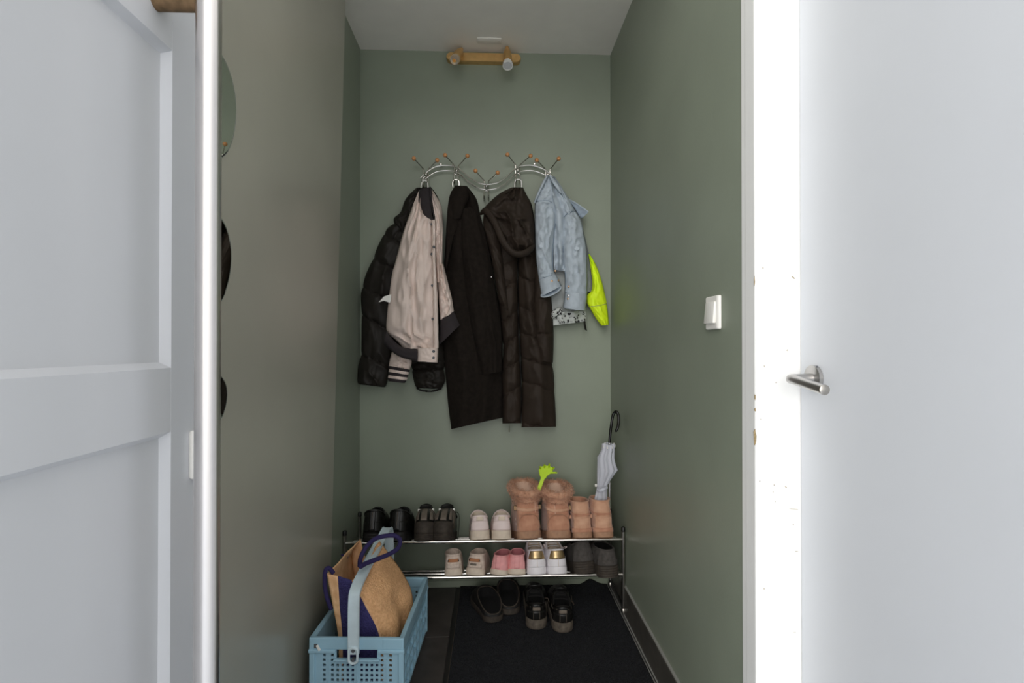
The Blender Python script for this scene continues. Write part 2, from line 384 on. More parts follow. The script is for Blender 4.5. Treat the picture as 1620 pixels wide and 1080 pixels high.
MB().box((XD-T+.006, .13, .15), (XD-RC, ySt+.002, zr0)).build('panel', 'doorg', d1, smooth=False)
cb = PX(247, 1, XD)
xbar = P(328.5, 540, cb.y).x; rb = .0172
hd = empty('pull_handle', cb - d1.location); hd.parent = d1
MB().tube([(XD-.002, cb.y, cb.z), (xbar, cb.y, cb.z)], .0145, 20).build('standoff', 'tarn', hd)
MB().tube([(XD-.002, cb.y, .32), (xbar, cb.y, .32)], .0145, 20).build('standoff', 'tarn', hd)
MB().tube([(xbar, cb.y, .25), (xbar, cb.y, cb.z+.09)], rb, 40).build('pull_bar', 'barsteel', hd)
a = PX(298, 720, XD)
MB().rbox((XD-.001, a.y, PX(300, 758, XD).z), (XD+.009, a.y+.034, PX(300, 681, XD).z), .0045, 3).build('lock_plate', 'whitep', d1)

# small organic mirrors on the leaning panel
def wallmirror(label, pxr, y0, y1, sharp=1.0, back=.2):
    z0 = PX(352, y1, xpanel(1.2)).z; z1 = PX(352, y0, xpanel(1.2)).z; zc = (z0+z1)/2; h = (z1-z0)/2*1.18
    yr = PX(pxr, (y0+y1)/2, xpanel(zc)).y; w = back/2; yc = yr-w; n = 40; pts = []
    for i in range(n):
        a = 2*PI*i/n; y = yc+w*math.copysign(abs(math.cos(a))**sharp, math.cos(a))*(1+.06*math.sin(2*a)); z = zc+h*math.sin(a)*(1+.05*math.cos(a))
        y = max(y, .962); pts.append((y, z))
    r = thing('wall_mirror', label, 'mirror', (xpanel(zc), yc, zc), group='small wavy mirrors on the left panel')
    fr = MB(); g = MB(); vs = []
    for dx in (0.0003, .004):
        for y, z in pts: vs.append((xpanel(z)+dx, y, z))
    fr.add(vs, [list(range(n))[::-1]]+[(i, (i+1) % n, n+(i+1) % n, n+i) for i in range(n)]).build('edge', 'medge', r)
    g.add([(xpanel(z)+.004, y, z) for y, z in [(yc+(p[0]-yc)*.985, zc+(p[1]-zc)*.985) for p in pts]]+[(xpanel(z)+.0046, y, z) for y, z in [(yc+(p[0]-yc)*.965, zc+(p[1]-zc)*.965) for p in pts]],
          [[n+i for i in range(n)]]+[(i, (i+1) % n, n+(i+1) % n, n+i) for i in range(n)]).build('glass', 'mirror', r, smooth=False)
wallmirror('topmost rounded mirror on the left panel, reflecting green wall', 370.5, 110, 250, .9)
wallmirror('middle rounded mirror on the left panel, reflecting dark coats', 363, 352, 482, .9)
wallmirror('lowest rounded mirror on the left panel, below the door rail height', 356.5, 594, 670, .9, .16)

# light switch
c = PX(1130, 495, XR)
sw = thing('light_switch', 'white rocker light switch on the right green wall', 'switch', (XR, c.y, c.z))
yA = PX(1142.5, 495, XR).y; yB = PX(1115.5, 495, XR-.011).y; h = .0415
prism([(XR-.0005, yA), (XR-.005, yA), (XR-.010, yA+.006), (XR-.011, yB-.006), (XR-.0095, yB), (XR-.0005, yB)], 'z', c.z-h, c.z+h).build('cover_frame', 'whitep', sw, smooth=False)
bpy.data.objects['cover_frame'].modifiers.new('bevel', 'BEVEL').width = .0025
ym = (yA+yB)/2
rk = MB().rbox((-.004, -.027, -.027), (.004, .027, .027), .002, 2, Matrix.Translation((XR-.012, ym+.003, c.z)) @ Matrix.Rotation(.09, 4, 'Y')).build('rocker', 'whitep', sw)

# ceiling cover plate
a = P(770, 63, 2.3); zc = ZC
c = PZ(774, 63, ZC)
pl = thing('cover_plate', 'small pale blank plate screwed to the ceiling above the lamp', 'plate', (c.x, c.y, ZC))
MB().rbox((c.x-.055, c.y-.02, ZC-.006), (c.x+.055, c.y+.02, ZC-.0002), .003, 2).build('plate', 'ceil', pl)
for s in (-1, 1): MB().sphere((c.x+s*.045, c.y-.004, ZC-.006), .0035, 8, (1, 1, .5)).build('screw', 'whitep', pl)

# ------------------------------------------------------------------ ceiling lamp bar
def L7(cx, cy, Y): return P(690+cx/10.8, 60+cy/10.8, Y)
lp = thing('spot_lamp', 'brass wall bar with two swivel spotlights under the ceiling', 'lamp', P(766, 92, D))
YB = D-.028
a = L7(172, 330, YB); b = L7(1448, 330, YB); zt_, zb_ = min(L7(800, 248, YB).z, ZC-.003), L7(800, 405, YB).z
rr = (zt_-zb_)/2; zc = (zt_+zb_)/2; n = 12; pr = []
for i in range(n+1): q = -PI/2+PI*i/n; pr.append((b.x-rr+rr*math.cos(q), zc+rr*math.sin(q)))
for i in range(n+1): q = PI/2+PI*i/n; pr.append((a.x+rr+rr*math.cos(q), zc+rr*math.sin(q)))
k = len(pr); vs = []
for Yq, sc in ((D-.001, 0), (YB+.004, 0), (YB, -.003)):
    for x, z in pr:
        cx_ = min(max(x, a.x+rr), b.x-rr); dx, dz = x-cx_, z-zc; l = math.hypot(dx, dz); vs.append((cx_+dx/l*(l+sc), Yq, zc+dz/l*(l+sc)))
fs = [(j*k+i, j*k+(i+1) % k, (j+1)*k+(i+1) % k, (j+1)*k+i) for j in range(2) for i in range(k)]+[[2*k+i for i in range(k)]]
MB().add(vs, fs).build('mount_bar', 'brass', lp, angle=30)
for cx_ in (1378, 225): 
    q = L7(cx_, 318, YB); MB().sphere((q.x, YB, q.z), .0048, 10, (1, .5, 1)).build('screw', 'brass', lp)
def spot(tip, face, rface, glass):
    tip = Vector(tip); face = Vector(face); ax = (face-tip).normalized(); Ls = (face-tip).length
    hd = empty('spot_head', tip-lp.location); hd.parent = lp
    MB().lathe([(.001, 0), (.007, .002), (.0125, Ls*.12), (.0185, Ls*.33), (.0205, Ls*.52), (.0205, Ls*.72), (.0205, Ls*.76), (.017, Ls*.76)], tip, ax, 24).build('shade', 'brass', hd)
    if glass:
        MB().lathe([(.0165, Ls*.74), (rface*.92, Ls*.86), (rface, Ls*.97), (rface*.9, Ls), (0, Ls)], tip, ax, 24).build('bulb', 'glass', hd)
        MB().lathe([(.0, 0), (.0075, 0), (.0075, .002), (0, .002)], tip+ax*(Ls+.0004), ax, 10).build('led', 'led', hd)
    else:
        MB().lathe([(.0165, Ls*.74), (rface*.9, Ls*.84), (rface, Ls*.95), (rface, Ls), (rface*.9, Ls+.001), (rface*.88, Ls-.002), (0, Ls-.002)], tip, ax, 28).build('bulb', 'bulbrim', hd)
        MB().lathe([(0, 0), (rface*.87, 0), (rface*.6, .0015), (0, .002)], tip+ax*(Ls-.0022), ax, 28).build('lens', 'bulbface', hd)
    MB().lathe([(.0, -.002), (.008, -.002), (.008, .004), (0, .004)], tip, -ax, 14).build('end_knob', 'brass', hd)
    m_ = tip+ax*(Ls*.5); MB().tube([(m_.x, m_.y, m_.z), (m_.x+.006, (m_.y+YB)/2+.01, zc), (m_.x+.012, YB-.001, zc)], .007, 12).build('swivel_arm', 'brass', hd)
spot(L7(1212, 175, D-.075), L7(1224, 480, D-.118), .0235, False)
spot(L7(430, 200, D-.060), L7(310, 385, D-.145), .0215, True)

# ------------------------------------------------------------------ coat rack
def H8(cx, cy, Y): return P(640+cx/6.231, 230+cy/6.231, Y)
rk = thing('coat_rack', 'wavy chrome wire coat rack with wooden ball tips', 'coat rack', H8(808, 397, D))
top = [(157, 318), (212, 268), (290, 216), (360, 198), (430, 196), (490, 206), (540, 230), (600, 285), (680, 345), (740, 372), (808, 384), (870, 378), (920, 365), (990, 325), (1050, 268), (1095, 228), (1150, 203), (1210, 194), (1270, 198), (1340, 220), (1395, 248), (1445, 290), (1490, 332)]
for dy in (0, 52):
    MB().tube(cr([H8(x+(4 if dy else 0), y+dy, D-.022) for x, y in top], 110), .0026, 8).build('wave_wire', 'chrome', rk)
hooks = [(190, 232, (92, 128), (322, 145), 235, 395), (492, 532, (400, 95), (620, 103), 200, 370), (786, 828, (700, 250), (918, 268), 350, 530), (1095, 1137, (1015, 90), (1243, 103), 192, 362), (1392, 1435, (1303, 145), (1520, 130), 236, 400)]
HOOKP = []
for xl, xr_, bl, br, yb, ybt in hooks:
    hk = empty('double_hook', H8((xl+xr_)/2, yb+50, D-.02)-rk.location); hk.parent = rk
    Yw = D-.016
    A = H8(bl[0], bl[1], D-.075); B = H8(br[0], br[1], D-.075)
    l1 = H8(xl, yb, Yw); r1 = H8(xr_, yb, Yw); l2 = H8(xl, ybt, Yw); r2 = H8(xr_, ybt, Yw)
    dn = Vector((0, -.016, -.012)); fr = Vector((0, -.034, .0)); up = Vector((0, -.038, .014))
    am = (r2-l2)
    pts = [A, lerp(A, l1, .9), l1+Vector((0, 0, -.002)), lerp(l1, l2, .5), l2, l2+dn, l2+fr, l2+up, l2+up+am*.2+Vector((0, 0, .010)), l2+up+am*.5+Vector((0, 0, .014)), r2+up-am*.2+Vector((0, 0, .010)), r2+up, r2+fr, r2+dn, r2, lerp(r1, r2, .5), r1+Vector((0, 0, -.002)), lerp(B, r1, .9), B]
    MB().tube(cr(pts, 90), .0025, 8).build('hook_wire', 'chrome', hk)
    for q in (A, B): MB().sphere(q, .0098, 14).build('ball_tip', 'wood', hk)
    pc = H8((xl+xr_)/2, yb+50, D-.026); MB().lathe([(0, 0), (.006, 0), (.0065, .003), (.003, .006), (0, .0062)], pc, (0, -1, 0), 14).build('rivet', 'chrome', hk)
    HOOKP.append((l2+fr+r2+fr)/2)
for cx_, cy_ in ((362, 200), (1278, 198)):
    q = H8(cx_, cy_, D); MB().lathe([(0, 0), (.006, 0), (.006, .022), (.004, .025), (0, .0255)], (q.x, D, q.z), (0, -1, 0), 14).build('wall_fixing', 'chrome', rk)

# ------------------------------------------------------------------ garments
FRONT = {}
def cloth(name, parent, m, L, R, off, th, nt=56, nu=24, fold=(0, 2), tilt=0, crease=.003, seed=0, quilt=None, puff=0, qd=.3, bk=.3, cs=(5, 9), key=None, flat=.55, qs=0):
    y0 = D-off; Ls = cr(L, nt) if len(L[0]) == 2 and False else cr([(a, b, 0) for a, b in L], nt); Rs = cr([(a, b, 0) for a, b in R], nt)
    vs = []; rec = []; W = 2*nu-2
    for i in range(nt):
        t = i/(nt-1); q = 1; tt = li(th, t)
        fr = []; bkv = []
        for j in range(nu):
            u = j/(nu-1)
            if quilt:
                tw = t + qs*(u-.5) + .018*noise.noise((u*3, t*2, seed+9))
                qq = sorted(quilt); q = 1
                for a, b in zip(qq, qq[1:]):
                    if a <= tw <= b: s = (tw-a)/(b-a); q = max(0, 4*s*(1-s))**.3; break
            prof = max(0, math.sin(PI*u))**flat
            d = tt*prof*((1-qd+qd*q) if quilt else 1)
            nz = noise.noise((u*1.6, t*3.1, seed)); ph = fold[1]*u+tilt*t+.55*nz+seed*.37
            rd = (1-abs(noise.noise((u*cs[0]+.3*nz, t*cs[1], seed+3.3))))**3
            d += prof*(fold[0]*math.sin(2*PI*ph) + crease*(rd*2-1) + crease*.5*noise.noise((u*14, t*16, seed)))
            if quilt: d += prof*.7*crease*noise.noise((u*16, t*9, seed+5))*(1.15-q)
            p = lerp(Ls[i], Rs[i], u)
            if puff: p = p + (Rs[i]-Ls[i]).normalized()*((u-.5)*2*puff*(q-.6))
            fr.append(P(p.x, p.y, y0-d)); rec.append((p.x, p.y, y0-d))
            if 0 < j < nu-1: bkv.append(P(p.x, p.y, min(D-.004, y0+bk*tt*prof)))
        vs += fr + bkv[::-1]
    fs = [(i*W+j, i*W+(j+1) % W, (i+1)*W+(j+1) % W, (i+1)*W+j) for i in range(nt-1) for j in range(W)]
    for r in (0, nt-1):
        c = sum((vs[r*W+j] for j in range(W)), Vector())/W; vs.append(c); ci = len(vs)-1
        fs += [(ci, r*W+(j+1) % W, r*W+j) if r == 0 else (ci, r*W+j, r*W+(j+1) % W) for j in range(W)]
    FRONT[key or name] = rec
    return MB().add(vs, fs).build(name, m, parent, angle=70)
def frontY(key, x, y):
    return min(FRONT[key], key=lambda r: (r[0]-x)**2+(r[1]-y)**2)[2]
def dot(name, parent, m, key, x, y, r=.005, dz=.003):
    Y = frontY(key, x, y); c = P(x, y, Y); return MB().lathe([(0, -.002), (r, -.002), (r, dz*.5), (r*.7, dz), (0, dz)], c, (0, -1, 0), 12).build(name, m, parent)
def line(name, parent, m, key, pts, r=.0016, n=24, lift=.001):
    q = cr([(a, b, 0) for a, b in pts], n); return MB().tube([P(p.x, p.y, frontY(key, p.x, p.y)-lift) for p in q], r, 6).build(name, m, parent)
def c2(*a): return [(550+x/2.919, 270+y/2.919) for x, y in a]
def c3(*a): return [(690+x/2.51, 270+y/2.51) for x, y in a]
def c4(*a): return [(820+x/3.859, 260+y/3.859) for x, y in a]

# black puffer behind the bomber
g = thing('puffer_jacket', 'short black puffer jacket hanging behind the cream bomber', 'jacket', HOOKP[0]+Vector((0, .01, -.01)))
cloth('body', g, 'pufblk', c2((318, 78), (270, 130), (262, 200), (215, 330), (195, 450), (190, 600), (190, 760), (195, 880)), c2((385, 75), (420, 130), (440, 220), (440, 330), (440, 480), (445, 640), (445, 780), (445, 900)), .02, .035, quilt=[0, .16, .33, .5, .66, .83, 1], crease=.006, seed=1, qd=.45)
cloth('hood', g, 'pufblk', c2((318, 78), (268, 130), (245, 190), (212, 222), (225, 262), (250, 290)), c2((360, 80), (345, 130), (330, 200), (310, 240), (300, 290), (300, 320)), .045, .04, nt=36, crease=.012, seed=4, cs=(4, 5))
cloth('sleeve', g, 'pufblk', c2((245, 235), (185, 270), (148, 340), (118, 410), (85, 490), (66, 560), (66, 640), (68, 740), (64, 840), (52, 920), (48, 985)), c2((300, 270), (280, 340), (262, 400), (240, 480), (225, 560), (215, 640), (205, 730), (200, 820), (195, 900), (182, 960), (172, 1000)), .05, [.02, .05, .055, .055, .05, .05], nt=140, quilt=[0, .14, .30, .47, .62, .80, 1.0], crease=.010, seed=2, puff=4.0, qd=.65, cs=(2, 9), key='ps')
cloth('sleeve', g, 'pufblk', c2((300, 800), (298, 870), (300, 920), (308, 965), (318, 1003)), c2((440, 800), (446, 870), (444, 920), (446, 970), (432, 1008)), .03, [.05, .05, .045, .04], nt=36, quilt=[0, .3, .48, 1], crease=.008, seed=6, puff=3, qd=.6)
for sx in (((318, 1003), (345, 1015), (390, 1018), (432, 1006)),): line('cuff_edge', g, 'blks', 'sleeve', c2(*sx), .004)

# cream bomber
g = thing('bomber_jacket', 'cream bomber jacket with charcoal ribbed collar and hem', 'jacket', HOOKP[0]+Vector((0, -.01, -.01)))
cloth('back_half', g, 'cream', c2((380, 80), (385, 140), (395, 230), (400, 330), (405, 430), (410, 515)), c2((388, 84), (412, 122), (433, 165), (440, 240), (441, 330), (436, 515)), .10, .045, nt=44, crease=.006, fold=(.006, 1.5), tilt=.4, seed=11)
cloth('sleeve', g, 'cream', c2((418, 430), (416, 520), (420, 600), (426, 690)), c2((442, 430), (462, 510), (482, 590), (492, 652)), .11, .035, nt=40, crease=.008, fold=(.006, 2), tilt=.6, seed=12)
cloth('cuff', g, 'rib', c2((426, 688), (427, 750), (425, 802)), c2((492, 648), (506, 685), (518, 713)), .115, .03, nt=16, nu=18, crease=.001, fold=(.002, 3), seed=13)
cloth('body', g, 'cream', c2((328, 92), (308, 140), (290, 190), (264, 260), (245, 325), (225, 400), (205, 480), (192, 580), (184, 650), (180, 738), (215, 775), (240, 800), (262, 825)), c2((345, 150), (362, 205), (402, 226), (404, 270), (406, 325), (406, 400), (412, 480), (416, 580), (417, 650), (418, 738), (418, 775), (418, 800), (418, 822)), .125, [.012, .04, .055, .055, .05, .05, .045], nt=100, nu=40, crease=.013, fold=(.007, 2.2), tilt=1.1, seed=14, cs=(5, 7), key='bb')
cloth('hem_band', g, 'rib', c2((180, 736), (198, 765), (225, 795), (258, 815), (322, 822)), c2((167, 800), (190, 822), (225, 850), (262, 866), (320, 880)), .158, .034, nt=36, nu=14, crease=.001, fold=(.001, 2), seed=15, flat=.3)
cloth('hem_panel', g, 'cream', c2((320, 818), (320, 850), (320, 880)), c2((418, 818), (418, 850), (416, 886)), .158, .034, nt=14, nu=20, crease=.003, seed=16, flat=.3, key='hp', bk=.8)
cloth('placket', g, 'cream', c2((388, 228), (390, 400), (394, 600), (398, 818)), c2((406, 226), (407, 400), (416, 600), (420, 818)), .168, .012, nt=50, nu=8, crease=.003, seed=17, key='pk')
cloth('collar', g, 'rib', c2((330, 86), (326, 120), (329, 155), (338, 190), (352, 212), (388, 233)), c2((384, 74), (386, 115), (388, 150), (390, 185), (392, 210), (402, 222)), .135, .03, nt=32, nu=18, crease=.001, fold=(.003, 1.5), seed=18)
cloth('neck_zip_flap', g, 'rib', c2((378, 80), (384, 150), (395, 216)), c2((388, 78), (392, 150), (404, 218)), .15, .008, nt=20, nu=8, crease=.001, seed=19)
cloth('sleeve', g, 'cream', c2((206, 830), (196, 868), (190, 900)), c2((296, 868), (296, 892), (288, 918)), .10, .035, nt=20, crease=.006, fold=(.004, 2), seed=20)
st = [(190, 900, 288, 916), (191, 915, 284, 930), (189, 928, 280, 942), (188, 943, 278, 955), (186, 956, 272, 968), (188, 972, 264, 980)]
for i in range(5):
    a, b = st[i], st[i+1]
    cloth('cuff_stripe', g, 'rib' if i % 2 == 0 else 'cream', c2((a[0], a[1]), (b[0], b[1])), c2((a[2], a[3]), (b[2], b[3])), .10, .03, nt=6, nu=16, crease=.001, seed=21, fold=(.004, 1.5))
for x, y in c2((389, 247), (398, 352), (389, 385), (391, 530), (393, 684)): dot('snap', g, 'greyp', 'pk', x, y, .006, .005)
for x, y in c2((397, 834), (396, 863)): dot('snap', g, 'greyp', 'hp', x, y, .006, .005)
a = c2((143, 607), (168, 580), (202, 570), (200, 588), (196, 610), (168, 600))
MB().add([P(x, y, D-.155) for x, y in a]+[P(x, y, D-.153) for x, y in a], [(0, 1, 2, 3, 4, 5), (11, 10, 9, 8, 7, 6)]+[(i, 6+i, 6+(i+1) % 6, (i+1) % 6) for i in range(6)]).build('side_tag', 'whitep', g)
MB().tube(cr([HOOKP[0]+Vector((-.018, -.0, -.03)), HOOKP[0]+Vector((-.014, 0, .0)), HOOKP[0]+Vector((0, 0, .012)), HOOKP[0]+Vector((.012, 0, -.0)), HOOKP[0]+Vector((.014, 0, -.03))], 20), .003, 6).build('hanging_loop', 'whitep', g)

# black wool coat
g = thing('wool_coat', 'long black wool coat with lapel on the second hook', 'coat', HOOKP[1]+Vector((0, -.005, -.02)))
cloth('body', g, 'wool', c3((75, 60), (52, 105), (42, 200), (36, 300), (30, 400), (26, 500), (20, 610), (30, 720), (38, 820), (47, 920), (60, 1026)), c3((122, 60), (160, 112), (176, 180), (198, 260), (218, 350), (232, 440), (250, 530), (262, 640), (264, 760), (266, 870), (264, 980)), .04, [.015, .05, .065, .07, .07, .065], nt=90, nu=36, crease=.005, fold=(.012, 2.4), tilt=.25, seed=31, cs=(3, 4), key='wc')
cloth('sleeve', g, 'wool', c3((100, 150), (96, 260), (105, 380), (118, 500), (138, 620), (160, 730), (178, 812)), c3((165, 140), (200, 270), (222, 380), (240, 500), (255, 600), (262, 700), (262, 796)), .09, [.015, .04, .05, .05, .045, .04], nt=70, crease=.006, fold=(.008, 1.6), tilt=.3, seed=32, cs=(3, 5), key='ws')
cloth('lapel', g, 'wool', c3((60, 80), (48, 130), (42, 190), (40, 260), (36, 380)), c3((100, 90), (102, 140), (98, 192), (70, 270), (44, 390)), .095, .014, nt=30, nu=12, crease=.001, seed=33, flat=.4)
cloth('collar', g, 'wool', c3((76, 58), (60, 90), (60, 150), (64, 190)), c3((122, 60), (130, 100), (112, 150), (100, 190)), .10, .02, nt=20, nu=12, crease=.001, seed=34, flat=.4)
dot('button', g, 'steel', 'ws', *c3((219, 422))[0], .0022)
MB().tube(cr([HOOKP[1]+Vector((-.014, 0, -.03)), HOOKP[1]+Vector((-.012, 0, -.0)), HOOKP[1]+Vector((.012, 0, -.0)), HOOKP[1]+Vector((.014, 0, -.03))], 16), .002, 6).build('hanging_loop', 'chrome', g)

# long brown-black puffer
g = thing('long_puffer_coat', 'long brown-black quilted coat with hood, nearly reaching the boots', 'coat', HOOKP[3]+Vector((0, -.005, -.02)))
Q = [0, .13, .28, .42, .56, .70, .84, 1]
cloth('front_panel', g, 'pufbrn', c3((215, 200), (208, 300), (226, 380), (240, 460), (255, 560), (262, 640), (268, 720), (262, 800), (264, 900), (264, 1003)), c3((310, 220), (318, 300), (322, 380), (322, 460), (324, 560), (326, 640), (330, 720), (334, 800), (338, 900), (336, 1002)), .05, [.03, .055, .06, .06, .055], nt=210, qd=.5, qs=.05, quilt=[-.1, 0, .2, .33, .47, .60, .74, .86, 1, 1.1], crease=.0045, fold=(.006, 1.2), seed=41, puff=1.6, cs=(2, 17), key='lf')
cloth('front_panel', g, 'pufbrn', c3((320, 220), (326, 300), (326, 380), (326, 460), (328, 560), (332, 640), (336, 720), (340, 800), (342, 900), (340, 1018)), c3((392, 220), (396, 300), (402, 380), (408, 460), (412, 560), (430, 640), (450, 720), (465, 800), (470, 900), (475, 1016)), .05, [.03, .055, .06, .06, .055], nt=210, qd=.5, qs=-.05, quilt=[-.1, 0, .16, .30, .44, .58, .72, .84, 1, 1.1], crease=.0045, fold=(.007, 1.3), seed=42, puff=1.6, cs=(2, 17), key='rf')
cloth('sleeve', g, 'pufbrn', c3((392, 380), (388, 460), (384, 560), (388, 640), (396, 700), (402, 762)), c3((420, 380), (450, 460), (462, 560), (466, 640), (466, 700), (464, 762)), .075, [.03, .055, .055, .045], nt=90, qd=.45, quilt=[0, .3, .62, 1], crease=.004, seed=43, cs=(2, 8))
cloth('sleeve', g, 'pufbrn', c3((190, 165), (186, 210), (200, 270), (215, 330), (232, 430), (250, 520)), c3((235, 190), (250, 260), (262, 330), (270, 400), (280, 480), (290, 560)), .095, [.02, .04, .04, .02], nt=50, quilt=[0, .25, .5, .75, 1], crease=.004, seed=44, cs=(2, 8))
cloth('hood', g, 'pufbrn', c3((300, 66), (255, 88), (215, 122), (190, 155), (225, 190), (245, 235), (268, 285), (310, 334)), c3((345, 66), (362, 100), (378, 130), (388, 180), (392, 220), (393, 260), (392, 298), (362, 332)), .095, [.02, .06, .08, .08, .07, .04], nt=60, nu=34, crease=.02, fold=(.008, 2), tilt=.7, seed=45, cs=(4, 4), key='hd')
MB().tube(cr([P(*c3((a, b))[0], D-o_) for a, b, o_ in ((176, 172, .11), (196, 160, .14), (222, 188, .165), (244, 232, .18), (268, 284, .185), (308, 328, .18), (355, 326, .17), (390, 296, .13))], 40), [.006+.010*min(1, i/5) for i in range(36)]+[.015, .012, .009, .005], 12, sx=1, sy=.8).build('hood_brim', 'pufbrn', g)
line('zip', g, 'blks', 'lf', c3((318, 330), (322, 460), (327, 640), (336, 820), (338, 1000)), .003, 40, -.01)
z = P(*c3((290, 1018))[0], D-.07); MB().tube([z+Vector((0, 0, .012)), z, z+Vector((0, 0, -.022))], [.0015, .003, .0036], 8).build('zip_pull', 'chrome', g)
MB().tube(cr([HOOKP[3]+Vector((-.016, 0, -.035)), HOOKP[3]+Vector((-.012, 0, -.002)), HOOKP[3]+Vector((.012, 0, -.002)), HOOKP[3]+Vector((.016, 0, -.035))], 16), .002, 6).build('hanging_loop', 'steel', g)

# pale cloth with leopard hem, neon jacket, denim on the last hook
g = thing('leopard_trim_top', 'pale grey top with leopard print hem under the denim jacket', 'clothing', HOOKP[4]+Vector((0, .015, -.05)))
cloth('body', g, 'palec', c4((200, 300), (190, 500), (182, 700), (180, 815), (180, 900)), c4((390, 320), (400, 500), (410, 700), (412, 820), (412, 905)), .03, [.02, .03, .03], nt=50, crease=.008, fold=(.008, 3), seed=51, cs=(4, 6))
cloth('hem', g, 'leo', c4((180, 900), (181, 940), (192, 985)), c4((412, 895), (415, 930), (414, 958)), .045, .032, nt=14, nu=30, crease=.004, fold=(.01, 3), seed=52)
cloth('hem_fold', g, 'leo', c4((196, 905), (225, 880), (262, 868)), c4((192, 960), (225, 935), (270, 920)), .075, .02, nt=14, nu=14, crease=.004, seed=53)
cloth('drawcord_end', g, 'blks', c4((398, 955), (400, 985), (406, 1010)), c4((410, 955), (414, 985), (420, 1016)), .07, .012, nt=10, nu=8, crease=.001, seed=54)
g = thing('neon_jacket', 'neon yellow and grey jacket, only one sleeve showing behind the denim', 'jacket', HOOKP[4]+Vector((.01, .015, -.05)))
cloth('body', g, 'greyc', c4((230, 200), (260, 350), (300, 500), (330, 650), (360, 770)), c4((330, 240), (385, 360), (425, 520), (450, 650), (462, 780)), .035, [.02, .03, .03], nt=44, crease=.005, seed=55)
cloth('sleeve', g, 'neon', c4((428, 545), (436, 600), (444, 660), (450, 720), (445, 770), (418, 800), (418, 845), (440, 885), (470, 935), (505, 985)), c4((436, 548), (462, 590), (482, 630), (500, 680), (515, 730), (527, 780), (537, 830), (545, 880), (550, 930), (553, 978)), .055, [.005, .02, .03, .035, .035, .03], nt=60, crease=.004, fold=(.003, 1.5), tilt=.8, seed=56, key='ne')
line('cuff_seam', g, 'greyc', 'ne', c4((440, 868), (490, 862), (540, 850)), .0009)
g = thing('denim_jacket', 'faded light blue denim jacket with copper buttons on the last hook', 'jacket', HOOKP[4]+Vector((0, -.01, -.01)))
cloth('body', g, 'denim', c4((170, 75), (140, 150), (150, 260), (190, 400), (205, 520), (210, 640)), c4((215, 75), (262, 150), (330, 240), (350, 380), (340, 520), (320, 660)), .08, [.02, .045, .05, .045, .03], nt=60, crease=.010, fold=(.012, 3.2), tilt=.5, seed=61, cs=(6, 5), key='db')
cloth('shoulder', g, 'denim', c4((166, 78), (135, 140), (104, 205), (100, 240)), c4((205, 72), (222, 130), (232, 185), (228, 240)), .10, [.015, .04, .05], nt=34, crease=.005, seed=62, key='dsh')
cloth('shoulder', g, 'denim', c4((212, 72), (232, 140), (262, 220), (276, 320)), c4((222, 76), (262, 132), (312, 215), (346, 285)), .095, [.012, .035, .045], nt=34, crease=.006, seed=63)
cloth('sleeve', g, 'denim', c4((100, 232), (100, 330), (102, 430), (106, 560), (118, 660), (126, 712)), c4((226, 232), (236, 300), (222, 420), (213, 540), (214, 640), (228, 672)), .105, [.045, .05, .05, .045, .042], nt=70, crease=.007, fold=(.003, 1.3), tilt=.6, seed=64, cs=(4, 8), key='dl')
cloth('cuff', g, 'denim', c4((124, 704), (130, 750), (138, 806)), c4((228, 668), (248, 706), (264, 742)), .108, .046, nt=14, nu=20, crease=.002, seed=65, key='dlc')
el = [P(*c4((200+math.cos(a)*66*math.cos(-.43)-math.sin(a)*20*math.sin(-.43), 776+math.cos(a)*66*math.sin(-.43)+math.sin(a)*20*math.cos(-.43)))[0], D-.13-.02*math.sin(a)) for a in [2*PI*i/28 for i in range(28)]]
MB().tube(el, .003, 8, closed=True).build('cuff_rim', 'denim', g)
MB().add(el, [list(range(28))]).build('cuff_inside', 'denimd', g, recalc=False)
cloth('sleeve', g, 'denim', c4((276, 318), (272, 400), (270, 500), (275, 600), (284, 700), (282, 780)), c4((348, 285), (384, 345), (402, 430), (416, 510), (421, 640), (420, 795)), .10, [.04, .05, .05, .045, .042], nt=70, crease=.007, fold=(.003, 1.3), tilt=.6, seed=66, cs=(4, 8), key='dr')
cloth('cuff', g, 'denim', c4((284, 776), (278, 830), (272, 872), (285, 882)), c4((420, 788), (418, 830), (412, 872), (410, 892)), .104, .046, nt=16, nu=20, crease=.002, seed=67, key='drc')
cloth('collar', g, 'denim', c4((172, 68), (150, 100), (128, 145), (108, 190), (94, 232)), c4((186, 66), (166, 108), (144, 152), (122, 198), (104, 236)), .13, .012, nt=26, nu=8, crease=.001, seed=68)
cloth('collar', g, 'denim', c4((198, 66), (225, 95), (258, 145), (262, 170)), c4((186, 66), (205, 110), (240, 160), (256, 180)), .135, .010, nt=26, nu=8, crease=.001, seed=69)
cloth('collar_tip', g, 'denimd', c4((308, 214), (345, 232), (390, 262), (428, 290)), c4((322, 238), (345, 275), (372, 318), (390, 328)), .09, .012, nt=20, nu=10, crease=.001, seed=70, key='ct')
line('collar_seam', g, 'denim', 'ct', c4((308, 214), (345, 232), (390, 262), (428, 290)), .003)
line('seam', g, 'stitch', 'dsh', c4((104, 226), (140, 222), (180, 222), (212, 236)), .0016)
line('seam', g, 'stitch', 'dl', c4((222, 250), (234, 300), (218, 420), (210, 540), (210, 650)), .0016)
line('seam', g, 'stitch', 'dr', c4((278, 322), (310, 290), (346, 286)), .0016)
line('seam', g, 'stitch', 'dr', c4((274, 500), (278, 600), (290, 700), (284, 775)), .0014)
line('seam', g, 'stitch', 'dl', c4((124, 706), (160, 690), (226, 670)), .0016)
line('seam', g, 'stitch', 'dr', c4((284, 776), (340, 794), (418, 796)), .0016)
